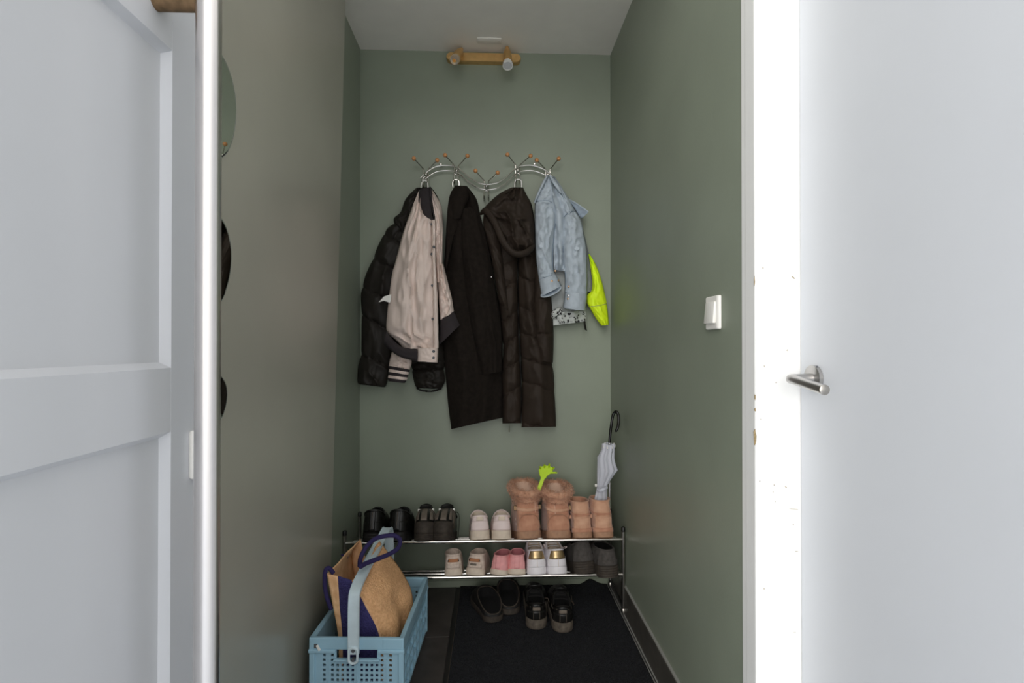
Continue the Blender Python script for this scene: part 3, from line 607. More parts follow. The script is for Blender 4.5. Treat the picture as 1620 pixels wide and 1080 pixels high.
for k_, m_, (x, y) in (('dl', 'copper', (225, 650)), ('dlc', 'copper', (205, 712)), ('dlc', 'tarn', (244, 708)), ('drc', 'copper', (303, 820)), ('drc', 'steel', (306, 800)), ('dr', 'copper', (308, 745))):
    dot('button', g, m_, k_, *c4((x, y))[0], .0052, .004)
for k_, (x, y), w, h in (('dl', (145, 495), 4, 5), ('dr', (356, 515), 4.5, 3.5)):
    cx_, cy_ = c4((x, y))[0]; vs = []
    for i in range(14):
        a = 2*PI*i/14; r_ = random.uniform(.6, 1.1); xx, yy = cx_+w*r_*math.cos(a), cy_+h*r_*math.sin(a); vs.append(P(xx, yy, frontY(k_, cx_, cy_)-.0025))
    vs.append(P(cx_, cy_, frontY(k_, cx_, cy_)-.0035))
    MB().add(vs, [(14, i, (i+1) % 14) for i in range(14)]).build('faded_patch', 'fade', g, recalc=False)

# ------------------------------------------------------------------ shoe rack
YRF, YRB = 2.10, 2.335; TLT = .315; TAN = math.tan(TLT)
zt1 = P(780, 855.5, YRF).z; zt2 = P(790, 911.5, YRF).z; xa = P(545.5, 850, YRF).x; xz = P(986, 900, YRF).x
ra = thing('shoe_rack', 'two-tier chrome tube shoe rack along the end wall', 'shoe rack', ((xa+xz)/2, (YRF+YRB)/2, .01))
R1 = .0072; zpt = P(986, 838, YRF).z; z0 = .0095
for x in (xa, xz):
    for y in (YRF, YRB):
        p_ = MB().tube([(x, y, z0+.012), (x, y, zpt)], R1, 16).build('post', 'chromed', ra)
        MB().lathe([(.0, 0), (.0085, 0), (.0085, .016), (.006, .019), (0, .0195)], (x, y, zpt-.006), (0, 0, 1), 14).build('end_cap', 'blackp', ra)
        MB().lathe([(0, 0), (.0105, 0), (.0105, .012), (.0085, .016), (0, .016)], (x, y, z0), (0, 0, 1), 14).build('foot', 'chromed', ra)
for z in (zt1, zt2):
    for y in (YRF, YRF+.118, YRB):
        MB().tube([(xa, y, z-(y-YRF)*TAN), (xz, y, z-(y-YRF)*TAN)], R1*.95, 12).build('rail', 'chrome', ra)
    for x in (xa, xz): MB().tube([(x, YRF, z), (x, YRB, z-(YRB-YRF)*TAN)], R1*.8, 12).build('side_tube', 'chromed', ra)
for x in (xa, xz): MB().tube([(x, YRF, .035), (x, YRB, .035)], R1*.7, 10).build('side_tube', 'blackp', ra)
SH1 = zt1+R1*1.0+.0042; SH2 = zt2+R1*1.0+.0042

# ------------------------------------------------------------------ shoes
def halfw(s, W, Wh):
    b = lerp(Wh/2, W/2, max(0, min(1, (s-.22)/.45))**1.3 if s > .22 else 0)
    if s < .14: b *= math.sqrt(max(0, 1-((.14-s)/.14)**2))
    if s > .72: b *= max(0, 1-((s-.72)/.28)**2.4)**.5
    return b
class Shoe:
    NS = 30
    def __init__(q, L, W, Wh, sole, Hh, Hs, Ht, ts, rw, ri=.006, foot=1, toe=.05, zp=1.8, hp=1.6, flare=0, bulge=0, wr=.0015):
        q.__dict__.update(locals())
    def out(q, a):                               # a in [0,2): right side heel->toe, then left side back
        a %= 2; s = a if a <= 1 else 2-a; sg = 1 if a <= 1 else -1
        s = .5-.5*math.cos(PI*s)
        return Vector((sg*halfw(s, q.W, q.Wh)+q.foot*.012*math.sin(PI*s)*s, s*q.L, q.sole)), s, sg
    def rim(q, a):
        a %= 2; s = a if a <= 1 else 2-a; sg = 1 if a <= 1 else -1
        s = .5-.5*math.cos(PI*s)
        y0 = q.ri-q.flare; y1 = q.ts*q.L; y = lerp(y0, y1, s)
        x = sg*q.rw*(max(0, 1-(2*s-1)**2))**.34
        z = (lerp(q.Hh, q.Hs, min(1, s/.45)**.8) if s < .45 else lerp(q.Hs, q.Ht, ((s-.45)/.55)**1.3))
        return Vector((x, y, z))
    def surf(q, a, v, d=0):
        B, s, sg = q.out(a); R = q.rim(a)
        h = v**(q.hp+.9*(1-s) if not q.flare else 1.3); z = 1-(1-v)**lerp(1.1, q.zp, s)
        p = Vector((lerp(B.x, R.x, h), lerp(B.y, R.y, h), lerp(B.z, R.z, z)))
        if q.wr: p += Vector((p.x, p.y-q.ts*q.L*.45, 0)).normalized()*(q.wr*math.sin(PI*v)*(noise.noise((p.x*30, p.y*30, p.z*55+q.L*70))+.6*noise.noise((p.x*60, p.y*60, p.z*120))))
        if q.bulge:
            n = Vector((p.x, p.y-q.ts*q.L*.5, 0)); n.normalize(); p += n*q.bulge*math.sin(PI*v)*(1-s)
        if d:
            e = .01; n = (q.surf(a+e, v)-q.surf(a-e, v)).cross(q.surf(a, min(1, v+e))-q.surf(a, max(0, v-e)))
            if n.length > 1e-12: p = p+n.normalized()*d
        return p
    def grid(q, a0, a1, v0, v1, na, nv, d=0):
        vs = [q.surf(lerp(a0, a1, i/na), lerp(v0, v1, j/nv), d) for j in range(nv+1) for i in range(na+1)]; k = na+1
        return MB().add(vs, [(j*k+i, j*k+i+1, (j+1)*k+i+1, (j+1)*k+i) for j in range(nv) for i in range(na)])
    def upper(q, root, m, nv=14):
        n = 2*q.NS; vs = [q.surf(2*i/n, j/nv) for j in range(nv+1) for i in range(n)]
        MB().add(vs, [(j*n+i, j*n+(i+1) % n, (j+1)*n+(i+1) % n, (j+1)*n+i) for j in range(nv) for i in range(n)]).build('upper', m, root, world_co=False, angle=60, recalc=False)
    def lining(q, root, m, t=.005, edge=None, er=.0025):
        n = 2*q.NS; rim = [q.rim(2*i/n) for i in range(n)]; c = sum(rim, Vector())/n; vs = list(rim); 
        rows = [rim]
        def inset(p, k): return Vector((c.x+(p.x-c.x)*k, c.y+(p.y-c.y)*k, 0))
        for k, zz in ((1-t/q.rw, 0), (1-1.3*t/q.rw, .3), (.84, .75), (.8, 1)):
            rows.append([Vector((inset(p, k).x, inset(p, k).y, lerp(p.z, q.sole+.006, zz))) for p in rim])
        vs = [p for r in rows for p in r]
        fs = [(j*n+i, j*n+(i+1) % n, (j+1)*n+(i+1) % n, (j+1)*n+i) for j in range(4) for i in range(n)]+[[4*n+i for i in range(n)]]
        MB().add(vs, fs).build('lining', m, root, world_co=False, recalc=False)
        if edge: MB().tube(rim, er, 6, closed=True).build('collar_edge', edge, root, world_co=False)
    def sole_(q, root, m, k=1.05, ridges=0, heel=0):
        n = 2*q.NS; o = [q.out(2*i/n)[0] for i in range(n)]; c = Vector((0, q.L/2, 0)); vs = []
        if ridges: lv = [(j/(2*ridges), k-(.025 if j % 2 else 0)) for j in range(2*ridges+1)]
        else: lv = [(0, k*.965), (.12, k), (.85, k), (1.05, k*.985)]
        for z, kk in lv:
            for p in o: vs.append(Vector((p.x*kk, c.y+(p.y-c.y)*(1+(kk-1)*.6), q.sole*z)))
        r = len(lv); fs = [(j*n+i, j*n+(i+1) % n, (j+1)*n+(i+1) % n, (j+1)*n+i) for j in range(r-1) for i in range(n)]
        fs += [list(range(n))[::-1], [(r-1)*n+i for i in range(n)]]
        MB().add(vs, fs).build('sole', m, root, world_co=False, angle=35)
    def patch(q, root, name, m, a0, a1, v0, v1, d=.0012, na=16, nv=6): 
        ob = q.grid(a0, a1, v0, v1, na, nv, d).build(name, m, root, world_co=False, angle=60, recalc=False)
        s_ = ob.modifiers.new('thick', 'SOLIDIFY'); s_.thickness = abs(d)*1.2; s_.offset = -1; return ob
    def laces(q, root, m, n=5, a0=.62, a1=.88, v=.9, r=.0022):
        for i in range(n):
            a = lerp(a0, a1, i/max(1, n-1)); A = q.surf(a, v, .002); B = q.surf(2-a, v, .002); Mid = (A+B)/2+Vector((0, 0, .006))
            MB().tube(cr([A, lerp(A, Mid, .6)+Vector((0, 0, .002)), Mid, lerp(B, Mid, .6)+Vector((0, 0, .002)), B], 12), r, 6).build('lace', m, root, world_co=False)
    def tongue(q, root, m, up=.03, w=.028, back=.02):
        T0 = Vector((0, q.ts*q.L+.012, q.Ht-.008)); vs = []
        for j in range(6):
            t = j/5; y = T0.y-back*t*(1.6-t*.6); z = T0.z+up*t; ww = w*(1-.25*t*t)
            for i in range(7): u = i/6*2-1; vs.append((ww*u, y+.010*u*u, z-.006*u*u))
        ob = MB().add(vs, [(j*7+i, j*7+i+1, j*7+8+i, j*7+7+i) for j in range(5) for i in range(6)]).build('tongue', m, root, world_co=False, recalc=False)
        s_ = ob.modifiers.new('thick', 'SOLIDIFY'); s_.thickness = .005; s_.offset = 0
YH = 2.088
def put(name, label, cat, px, py, Y, z, rz=0, group=None, tilt=None):
    c = P(px, py, min(Y, YH)); tilt = (-TLT if abs(rz) < 1.5 else TLT) if tilt is None else tilt; return thing(name, label, cat, (c.x, Y, z), (tilt, 0, rz), group)

YH = 2.088
# black leather shoes, heels to the room
for i, (px, w, rz, lab) in enumerate(((587, .086, .06, 'black leather shoe at the far left end of the top shelf'), (626, .086, -.03, 'black leather shoe second from the left on the top shelf'))):
    r = put('leather_shoe', lab, 'shoe', px, 852, YH, SH1, rz, 'pair of black leather shoes')
    q = Shoe(.262, .094, w-.006, .034, .120, .10, .125, .5, .040, ri=.003, foot=(1, -1)[i]); q.sole_(r, 'blks', 1.05, 3); q.upper(r, 'blk'); q.lining(r, 'dark', edge='blk', er=.004)
    q.patch(r, 'heel_strip', 'blk', -.05, .05, .02, .98, .0018, 6, 8); q.patch(r, 'heel_counter', 'blk', -.22, .22, .0, .45, .0014); q.tongue(r, 'blk', .018)
    MB().tube([q.surf(0, v, .003) for v in (.15, .3, .5, .7, .9)], .0012, 6).build('heel_seam', 'soilS', r, world_co=False)
# trekking trainers, toes to the room
for i, (px, lab) in enumerate(((664, 'grey and black hiking trainer, left one of the pair facing forward'), (703, 'grey and black hiking trainer, right one with a dangling lace'))):
    r = put('hiking_trainer', lab, 'shoe', px, 853, YH+.262*math.cos(TLT), SH1-.262*math.sin(TLT), PI+(.05, -.04)[i], 'pair of hiking trainers')
    q = Shoe(.265, .092, .074, .026, .105, .085, .125, .46, .036, foot=(-1, 1)[i], zp=2.4); q.sole_(r, 'soleD', 1.06, 4); q.upper(r, 'blk'); q.lining(r, 'dark', edge='blks', er=.004)
    q.patch(r, 'toe_cap', 'soleD', .74, 1.26, 0, .24, .003, 22, 6); q.patch(r, 'vamp', 'greyS', .94, 1.06, .26, .78, .002, 12, 8)
    q.patch(r, 'chevron', 'greyS', .80, .88, .30, .72, .002, 8, 8); q.patch(r, 'chevron', 'greyS', 1.12, 1.20, .30, .72, .002, 8, 8)
    q.patch(r, 'side_overlay', 'greyS', .62, .76, .1, .9, .002, 8, 8); q.patch(r, 'side_overlay', 'greyS', 1.24, 1.38, .1, .9, .002, 8, 8)
    q.patch(r, 'eyelet_band', 'greyS', .70, .90, .74, .94, .0026, 10, 5); q.patch(r, 'eyelet_band', 'greyS', 1.10, 1.30, .74, .94, .0026, 10, 5)
    q.tongue(r, 'blk', .028, .032); q.laces(r, 'blks', 4, .60, .84, .95)
    for sg in (-1, 1):
        p = q.surf(1+sg*.2, .88, .005); MB().rbox(p-Vector((.005, .003, .005)), p+Vector((.005, .003, .005)), .001, 1, None).build('reflective_loop', 'whitep', r, smooth=False, world_co=False)
    if i == 1: MB().tube(cr([(-.035, .10, .11), (-.052, .13, .10), (-.058, .16, .06), (-.058, .18, .01), (-.058, .2, -.01)], 24), .0014, 6).build('loose_lace', 'blks', r, world_co=False)
# pale sneakers
for i, (px, rz, lab) in enumerate(((760, .10, 'pinkish white sneaker beside the hiking trainers on the top shelf'), (794, .0, 'pinkish white sneaker beside the tall furry boot'))):
    r = put('pale_sneaker', lab, 'shoe', px, 852, YH, SH1, rz, 'pair of pinkish white sneakers')
    q = Shoe(.235, .084, .078, .034, .092, .085, .110, .46, .034, ri=.003, foot=(1, -1)[i]); q.sole_(r, 'creamS', 1.06, 3); q.upper(r, 'pinkw'); q.lining(r, 'creamS', edge='pinkw', er=.004)
    q.patch(r, 'heel_counter', 'pinkw', -.2, .2, .02, .62, .0016); q.patch(r, 'heel_tab', 'creamS', -.07, .07, .64, .98, .002, 8, 5); q.tongue(r, 'pinkw', .015)
# tall furry boots
def furstrands(root, pts, m, l=.008, name='fur_strands'):
    mb = MB()
    for p, n in pts:
        t = Vector((random.uniform(-1, 1), random.uniform(-1, 1), random.uniform(-1, 1))).normalized(); b = n.cross(t)*.0012
        e = p+(n+t*.55)*l*random.uniform(.6, 1.2); mb.add([p-b, p+b, e], [(0, 1, 2)])
    o = mb.build(name, m, root, smooth=False, world_co=False, recalc=False); o['kind'] = 'stuff'
for i, (px, rz, H, lab) in enumerate(((839, .12, .205, 'tall furry suede boot holding the lime shoehorn'), (885.5, .0, .198, 'tall furry suede boot right beside the lime shoehorn boot'))):
    r = put('fur_boot', lab, 'boot', px, 851, YH, SH1, rz, 'pair of tall furry boots')
    q = Shoe(.255, .106, .098, .028, H-.03, H-.0, H+.03, .56, .057, wr=.004, ri=.0, foot=(1, -1)[i], flare=.006, zp=1.7); q.sole_(r, 'solet', 1.06); q.upper(r, 'suede', 20)
    q.lining(r, 'furL', .012)
    q.patch(r, 'heel_counter', 'suede', -.19, .19, .0, .42, .0022); q.patch(r, 'ankle_strap', 'suede2', -.5, .5, .5, .58, .003, 30, 3)
    line_pts = [q.surf(a, lerp(.02, .44, math.cos(a/.2*PI/2)**.5 if abs(a) < .2 else 0), .0035) for a in [lerp(-.199, .199, k_/24) for k_ in range(25)]]
    MB().tube(line_pts, .0012, 6).build('counter_piping', 'solet', r, world_co=False)
    n = 44; rim = [q.rim(2*k_/n) for k_ in range(n)]; cc = sum(rim, Vector())/n
    ring = [p+(p-cc).normalized()*.002 for p in rim]
    cuff = MB().tube(ring, [.0125+.003*noise.noise((k_*.4, i, 0)) for k_ in range(n)], 12, closed=True, sx=1.2).build('fur_cuff', 'fur', r, world_co=False)
    pts = [(v.co.copy(), v.normal.copy()) for v in cuff.data.vertices]
    many = []
    for k_ in range(5200):
        p, nn = random.choice(pts); p2, n2 = random.choice(pts); many.append((p+Vector((random.uniform(-.006, .006), random.uniform(-.006, .006), random.uniform(-.005, .005))), nn))
    furstrands(r, many, M['fur'], .007)
    q.patch(r, 'fur_band', 'fur', -1, 1, .74, .99, .006, 44, 6)
    band = []
    for k_ in range(5000):
        a = random.uniform(0, 2); v = 1-.3*random.random()**1.3; p = q.surf(a, v, .006); d = p-cc; d.z = -.02; band.append((p, d.normalized()))
    furstrands(r, band, M['fur'], .007, 'band_fur')
    inn = []
    for k_ in range(1500):
        a = random.uniform(0, 2); p = q.rim(a); tz = random.uniform(0, .05); d = (cc-p); d.z = 0; d.normalize(); inn.append((p+d*.012-Vector((0, 0, tz)), (d+Vector((0, 0, .4))).normalized()))
    furstrands(r, inn, M['furL'], .010, 'inner_fur')
    for sg in (-.24, .26):
        p = q.surf(sg if i == 0 else -sg*1.1, .54, .005); MB().rbox(p-Vector((.009, .003, .010)), p+Vector((.009, .003, .010)), .002, 1).build('buckle', 'tarn', r, world_co=False)
        if i == 1: break
    MB().tube([q.surf((.1, -.05)[i], v, .0022) for v in (.45, .55, .65, .75)], .0009, 6).build('shaft_seam', 'furL', r, world_co=False)
# small tan boots
TB = []
for i, (px, rz, H, lab) in enumerate(((924, .06, .140, 'small tan suede ankle boot next to the tall furry boots'), (958, .04, .145, 'small tan suede ankle boot with the umbrella standing in it'))):
    r = put('ankle_boot', lab, 'boot', px, 850, YH, SH1, rz, 'pair of small tan boots')
    q = Shoe(.215, .083, .079, .022, H, H+.012, H+.026, .50, .042, wr=.004, ri=.002, foot=(1, -1)[i], flare=.002); q.sole_(r, 'solet', 1.05); q.upper(r, 'suede2', 18); q.lining(r, 'suede', .006, 'suede2', .003)
    q.patch(r, 'heel_counter', 'suede2', -.2, .2, 0, .46, .002); q.patch(r, 'ankle_band', 'suede', -.5, .5, .50, .57, .0025, 30, 3); q.patch(r, 'heel_rand', 'suede', -.3, .3, 0, .12, .004, 20, 3)
    for sg in (-1, 1): p = q.surf(sg*.36, .4, .004); MB().rbox(p-Vector((.005, .008, .008)), p+Vector((.005, .008, .008)), .002, 1).build('side_tab', 'suede2', r, world_co=False)
    TB.append(r)
# lower shelf: kids sneakers with a felt patch
for i, (px, rz, lab) in enumerate(((717.5, -.10, 'cream child sneaker with brown felt heel patch, left of its pair'), (750, .22, 'cream child sneaker with brown felt heel patch, beside the pink shoe'))):
    r = put('child_sneaker', lab, 'shoe', px, 909, YH, SH2, -rz, 'pair of cream child sneakers')
    q = Shoe(.185, .078, (.070, .076)[i], .022, .078, .082, .096, .48, .031, ri=.003, foot=(1, -1)[i]); q.sole_(r, 'creamS', 1.06); q.upper(r, 'kid'); q.lining(r, 'kid', edge='kid', er=.004)
    c0 = (.0, -.02)[i]
    q.patch(r, 'felt_patch', 'bear', c0-.12, c0+.12, .48, .70, .002, 12, 4)
    for sg in (-1, 1): MB().sphere(q.surf(c0+sg*.105, .58, .0045), .0028, 8).build('bead', 'blackp', r, world_co=False)
    q.patch(r, 'heel_piece', 'kid', -.14, .14, .1, .36, .0015, 12, 3)
    if i == 1: q.patch(r, 'label_tab', 'greyS', -.09, .03, .26, .38, .0024, 6, 3)
# pink shoes
for i, (px, rz, lab) in enumerate(((786, -.35, 'pink canvas child shoe turned slightly sideways'), (817.5, -.08, 'pink canvas child shoe beside the gold-heeled sneaker'))):
    r = put('pink_shoe', lab, 'shoe', px, 908, YH, SH2, rz, 'pair of pink child shoes')
    q = Shoe(.175, .074, .070, .02, .072, .078, .094, .50, .031, ri=.003, foot=(1, -1)[i]); q.sole_(r, 'creamS', 1.06); q.upper(r, 'pink'); q.lining(r, 'pinkd', .004, 'pink', .003)
    q.patch(r, 'heel_strip', 'pink', -.05, .05, .05, .95, .0016, 6, 8); q.patch(r, 'toe_cap', 'creamS', .8, 1.2, 0, .3, .002, 14, 4)
# white sneakers with gold heel
for i, (px, rz, lab) in enumerate(((850.5, .05, 'white sneaker with gold heel tab next to the pink shoe'), (884.5, .10, 'white sneaker with gold heel tab next to the charcoal slipper'))):
    r = put('gold_heel_sneaker', lab, 'shoe', px, 909.5, YH-.004, SH2, rz, 'pair of white sneakers with gold heels')
    q = Shoe(.24, .086, .080, .026, .094, .092, .132, .46, .033, ri=.003, foot=(1, -1)[i]); q.sole_(r, 'whiteS', 1.05); q.upper(r, 'whiteS'); q.lining(r, 'creamS', edge='whiteS', er=.004)
    q.patch(r, 'gold_heel_tab', 'gold', -.17, .17, .44, .95, .0022, 14, 6); q.patch(r, 'heel_counter', 'whiteS', -.24, .24, .02, .54, .0015); q.tongue(r, 'pinkw', .022, .026); q.laces(r, 'whiteS', 4, .58, .82, .93)
    MB().tube([q.surf(0, v, .0028) for v in (.04, .2, .35, .52)], .0008, 6).build('heel_seam', 'creamS', r, world_co=False)
    MB().tube(cr([q.surf(.58, .95, .003), q.surf(.5, .98, .012), q.surf(.45, 1, .02), q.surf(.55, .99, .012)], 14), .0022, 6).build('lace_bow', 'pinkw', r, world_co=False)
# charcoal slippers on the lower shelf
for i, (px, Y, z, rz, tl, w, lab) in enumerate(((929, YH, SH2, .18, 0, .10, 'charcoal felt slipper at the right of the lower shelf'), (967, YH-.035, SH2+.002, .12, .13, .094, 'charcoal felt slipper sliding off the front of the lower shelf'))):
    r = put('felt_slipper', lab, 'slipper', px, (907, 914)[i], Y, z, rz, 'pair of charcoal felt slippers')
    if i: r.rotation_euler = (-.20, .0, .16); r.location.z = SH2-.004
    q = Shoe(.25, .092, w-.010, .046, .125-.02*i, .11, .118, .52, .036, ri=.004, foot=(1, -1)[i]); q.sole_(r, 'soleD', 1.06, 5); q.upper(r, 'felt'); q.lining(r, 'dark', edge='felt', er=.004)
    q.patch(r, 'heel_band', 'felt', -.25, .25, 0, .3, .0018)
# floor: black slip-on clogs
for i, (px, py, rz, lab) in enumerate(((783, 985, .26, 'black slip-on clog on the mat, nearer of the two'), (807, 973, .05, 'black slip-on clog on the mat, tucked behind the other'))):
    c = PZ(px, py, .008); r = thing('clog', lab, 'clog', (c.x, c.y, .0095), (0, 0, rz), 'pair of black clogs')
    q = Shoe(.235, .102, .082, .022, .030, .056, .066, .74, .045, ri=.007, foot=(-1, 1)[i]); q.sole_(r, 'soleD', 1.05); q.upper(r, 'blks'); q.lining(r, 'dark', .005, 'trimbr', .0022)
# floor: black trainers
for i, (px, py, rz, lab) in enumerate(((849, 996, -.02, 'black leather trainer on the mat beside the clogs'), (891, 1001, -.06, 'black leather trainer on the mat, rightmost of the floor shoes'))):
    c = PZ(px, py, .008); r = thing('black_trainer', lab, 'shoe', (c.x, c.y, .0095), (0, 0, rz), 'pair of black trainers')
    q = Shoe(.275, .096, .080, .036, .098, .072, .10, .47, .034, ri=.006, foot=(1, -1)[i]); q.sole_(r, 'soilS', 1.06); q.upper(r, 'blk', 16); q.lining(r, 'dark', .005, 'blk', .0048)
    q.patch(r, 'heel_counter', 'blk', -.22, .22, .02, .5, .0016); q.patch(r, 'heel_patch', 'greyS', -.07, .07, .56, .76, .0025, 8, 4); q.patch(r, 'heel_tab', 'blk', -.1, .1, .8, 1.0, .0035, 8, 4)
    for s_ in (-.05, .05): MB().tube([q.surf(s_, v, .002) for v in (.05, .2, .35, .52)], .0008, 6).build('seam', 'greyS', r, world_co=False)
    for s_ in (-1, 1): MB().tube(cr([q.surf(s_*.12, .78, .002), q.surf(s_*.3, .62, .002), q.surf(s_*.5, .9, .002)], 14), .0009, 6).build('seam', 'greyS', r, world_co=False)
    q.tongue(r, 'blk', .03, .034, .03); q.laces(r, 'blks', 4, .58, .84, .92)
    MB().tube(cr([q.surf(.55, .9, .003), q.surf(.5, .75, .012), q.surf(.42, .5, .014), q.surf(.5, .3, .010), q.surf(.62, .35, .008)], 24), .0017, 6).build('loose_lace', 'trimbr', r, world_co=False)

# ------------------------------------------------------------------ lime shoehorn with a hand-shaped end
def B1(cx, cy, Y): return P(740+cx/6.48, 720+cy/6.48, Y)
YS = 2.155
a = B1(660, 530, YS+.0); base = B1(640, 600, YS)
sh = thing('shoehorn', 'lime green plastic shoehorn with a hand-shaped end', 'shoehorn', (base.x, YS, base.z))
pts = [B1(690-i*0+0, 455, YS), B1(735, 330, YS+.004), B1(768, 236, YS+.008)]
ds = (pts[0]-pts[1]).normalized()
MB().strap([pts[0]+ds*.05]+cr(pts, 8), (1, 0, 0), .0165, .004).build('shank', 'lime', sh, smooth=False)
MB().strap([pts[0]+ds*.09, pts[0]+ds*.05], (1, 0, 0), .026, .003).build('horn_blade', 'lime', sh, smooth=False)
hp = [(752, 240), (735, 195), (728, 150), (745, 118), (800, 104), (850, 112), (880, 140), (862, 178), (815, 212), (796, 242)]
vs = [B1(x, y, YS+.006) for x, y in hp]+[B1(x, y, YS+.012) for x, y in hp]; n = len(hp)
ob = MB().add(vs, [list(range(n)), [n+i for i in range(n)][::-1]]+[(i, n+i, n+(i+1) % n, (i+1) % n) for i in range(n)]).build('palm', 'lime', sh, smooth=False); ob.modifiers.new('b', 'BEVEL').width = .0015
for (x0, y0), (x1, y1) in (((745, 140), (742, 118)), ((785, 125), (786, 98)), ((830, 125), (836, 92)), ((865, 145), (882, 125)), ((855, 178), (908, 178))):
    A = B1(x0, y0, YS+.009); Bq = B1(x1, y1, YS+.002); Cq = Bq+Vector((0, -.014, .002))
    MB().tube(cr([A, lerp(A, Bq, .7), Bq, Cq], 10), [.0042]*7+[.004, .0036, .002], 8).build('finger', 'lime', sh)
sh_l = sh

# ------------------------------------------------------------------ umbrella standing in the small boot
def U6(cx, cy, Y): return P(930+cx/6.74, 640+cy/6.74, Y)
YU = 2.15
b0 = TB[1].location + Vector((-.004, .085, .02))
um = thing('umbrella', 'closed clear plastic umbrella with black crook handle', 'umbrella', b0)
top_ = U6(232, 400, YU+.03)
hook_ = [U6(230, 405, YU+.03), U6(240, 300, YU+.03), U6(252, 200, YU+.03), U6(266, 120, YU+.03), U6(284, 84, YU+.028), U6(306, 76, YU+.022), U6(324, 110, YU+.016), U6(328, 170, YU+.012), U6(318, 240, YU+.01), U6(295, 290, YU+.01)]
MB().tube(cr(hook_, 50), [.0058]*4+[.0062]*42+[.006, .0056, .005, .004], 14).build('crook_handle', 'hook', um)
MB().tube([b0+Vector((0, 0, 0)), top_], .0042, 10).build('shaft', 'steel', um)
MB().tube([U6(234, 825, YU+.05), U6(232, 1010, YU+.05)], .006, 10).build('case_tube', 'steel', um)
NL = 9; prof = [(415, 150, 290), (470, 145, 288), (545, 110, 284), (560, 100, 284), (620, 100, 296), (690, 98, 320), (740, 97, 286), (800, 97, 246), (850, 98, 214), (900, 92, 202), (960, 78, 202), (1010, 68, 204), (1100, 90, 200)]
vs = []; n = 54
for kk, (cy, xl, xr_) in enumerate(prof):
    l = U6(xl, cy, YU+.03); rr_ = U6(xr_, cy, YU+.03); c = (l+rr_)/2; ra_ = (rr_-l).length/2
    for i in range(n):
        a_ = 2*PI*i/n; fl_ = 1-.22*(.5+.5*math.sin(NL*a_+kk*.25))*(1 if abs(math.cos(a_)) < .93 else .2)
        vs.append(c+Vector((ra_*fl_*math.cos(a_), -.032*ra_/.035*fl_*math.sin(a_)*.8, .003*math.sin(3*a_+kk))))
fs = [(j*n+i, j*n+(i+1) % n, (j+1)*n+(i+1) % n, (j+1)*n+i) for j in range(len(prof)-1) for i in range(n)]
MB().add(vs, fs).build('canopy', 'clear', um, angle=80)
for i in range(8):
    a_ = 2*PI*i/8+.2; cx_ = 222+62*math.cos(a_); cy_ = 440+25*math.sin(a_)
    t0 = U6(cx_, cy_+55, YU+.03-.018*math.sin(a_)); t1 = U6(cx_+4*math.cos(a_), cy_+8, YU+.03-.02*math.sin(a_)); MB().tube([t0, t1], .0012, 6).build('rib', 'hook', um)
    t2 = U6(cx_+5*math.cos(a_), cy_-18, YU+.03-.02*math.sin(a_)); MB().tube([t1, t2], [.0024, .0028], 8).build('rib_tip', 'whitep', um)
MB().tube(cr([U6(98, 905, YU+.012), U6(130, 915, YU-.004), U6(170, 900, YU-.006), U6(205, 880, YU+.012)], 16), .0035, 6, sx=2).build('strap', 'clear', um)
p = U6(86, 860, YU+.02); MB().rbox(p-Vector((.005, .003, .006)), p+Vector((.005, .003, .006)), .0015, 1).build('snap_tab', 'whitep', um)

# ------------------------------------------------------------------ crate
HC = .21
fl_ = PZ(490, 1007, HC); fr_ = PZ(638, 1011.5, HC); br_ = PZ(676.5, 913, HC)
W_ = (fr_-fl_).length; ax = (br_-fr_); Lc = ax.length; rz = -math.atan2(ax.x, ax.y)
cc = (fl_+br_)/2
cr_ = thing('folding_crate', 'blue plastic folding crate with perforated walls and carry handle', 'crate', (cc.x, cc.y, 0), (0, 0, rz))
w2, l2 = W_/2, Lc/2
def bc(mb, name, m='blueC', parent=None, smooth=False): return mb.build(name, m, parent or cr_, smooth=smooth, world_co=False)
def holed(cols, rows, slot, x0, x1, z0, z1, hs, fn):     # perforated sheet
    xs = sorted(set([x0, x1]+[c+s*hs for c in cols for s in (-1, 1)]+([slot[0], slot[1]] if slot else [])))
    zs = sorted(set([z0, z1]+[r+s*hs for r in rows for s in (-1, 1)]+([slot[2], slot[3]] if slot else [])))
    mb = MB(); idx = {}
    def vid(i, j):
        if (i, j) not in idx: idx[(i, j)] = len(mb.v); mb.v.append(Vector(fn(xs[i], zs[j])))
        return idx[(i, j)]
    for i in range(len(xs)-1):
        for j in range(len(zs)-1):
            x = (xs[i]+xs[i+1])/2; z = (zs[j]+zs[j+1])/2
            if slot and slot[0] < x < slot[1] and slot[2] < z < slot[3]: continue
            hole = any(abs(x-c) < hs for c in cols) and any(abs(z-r) < hs for r in rows)
            if hole and not (slot and slot[0]-.006 < x < slot[1]+.006 and z > slot[2]-.004): continue
            mb.f.append([vid(i, j), vid(i+1, j), vid(i+1, j+1), vid(i, j+1)])
    return mb
cols = [-.1024, -.0768, -.0604, -.0447, -.0286, -.0128, .0152, .031, .0468, .0628, .0789, .1056]
rowz = [.1535-.0155*i for i in range(9)]
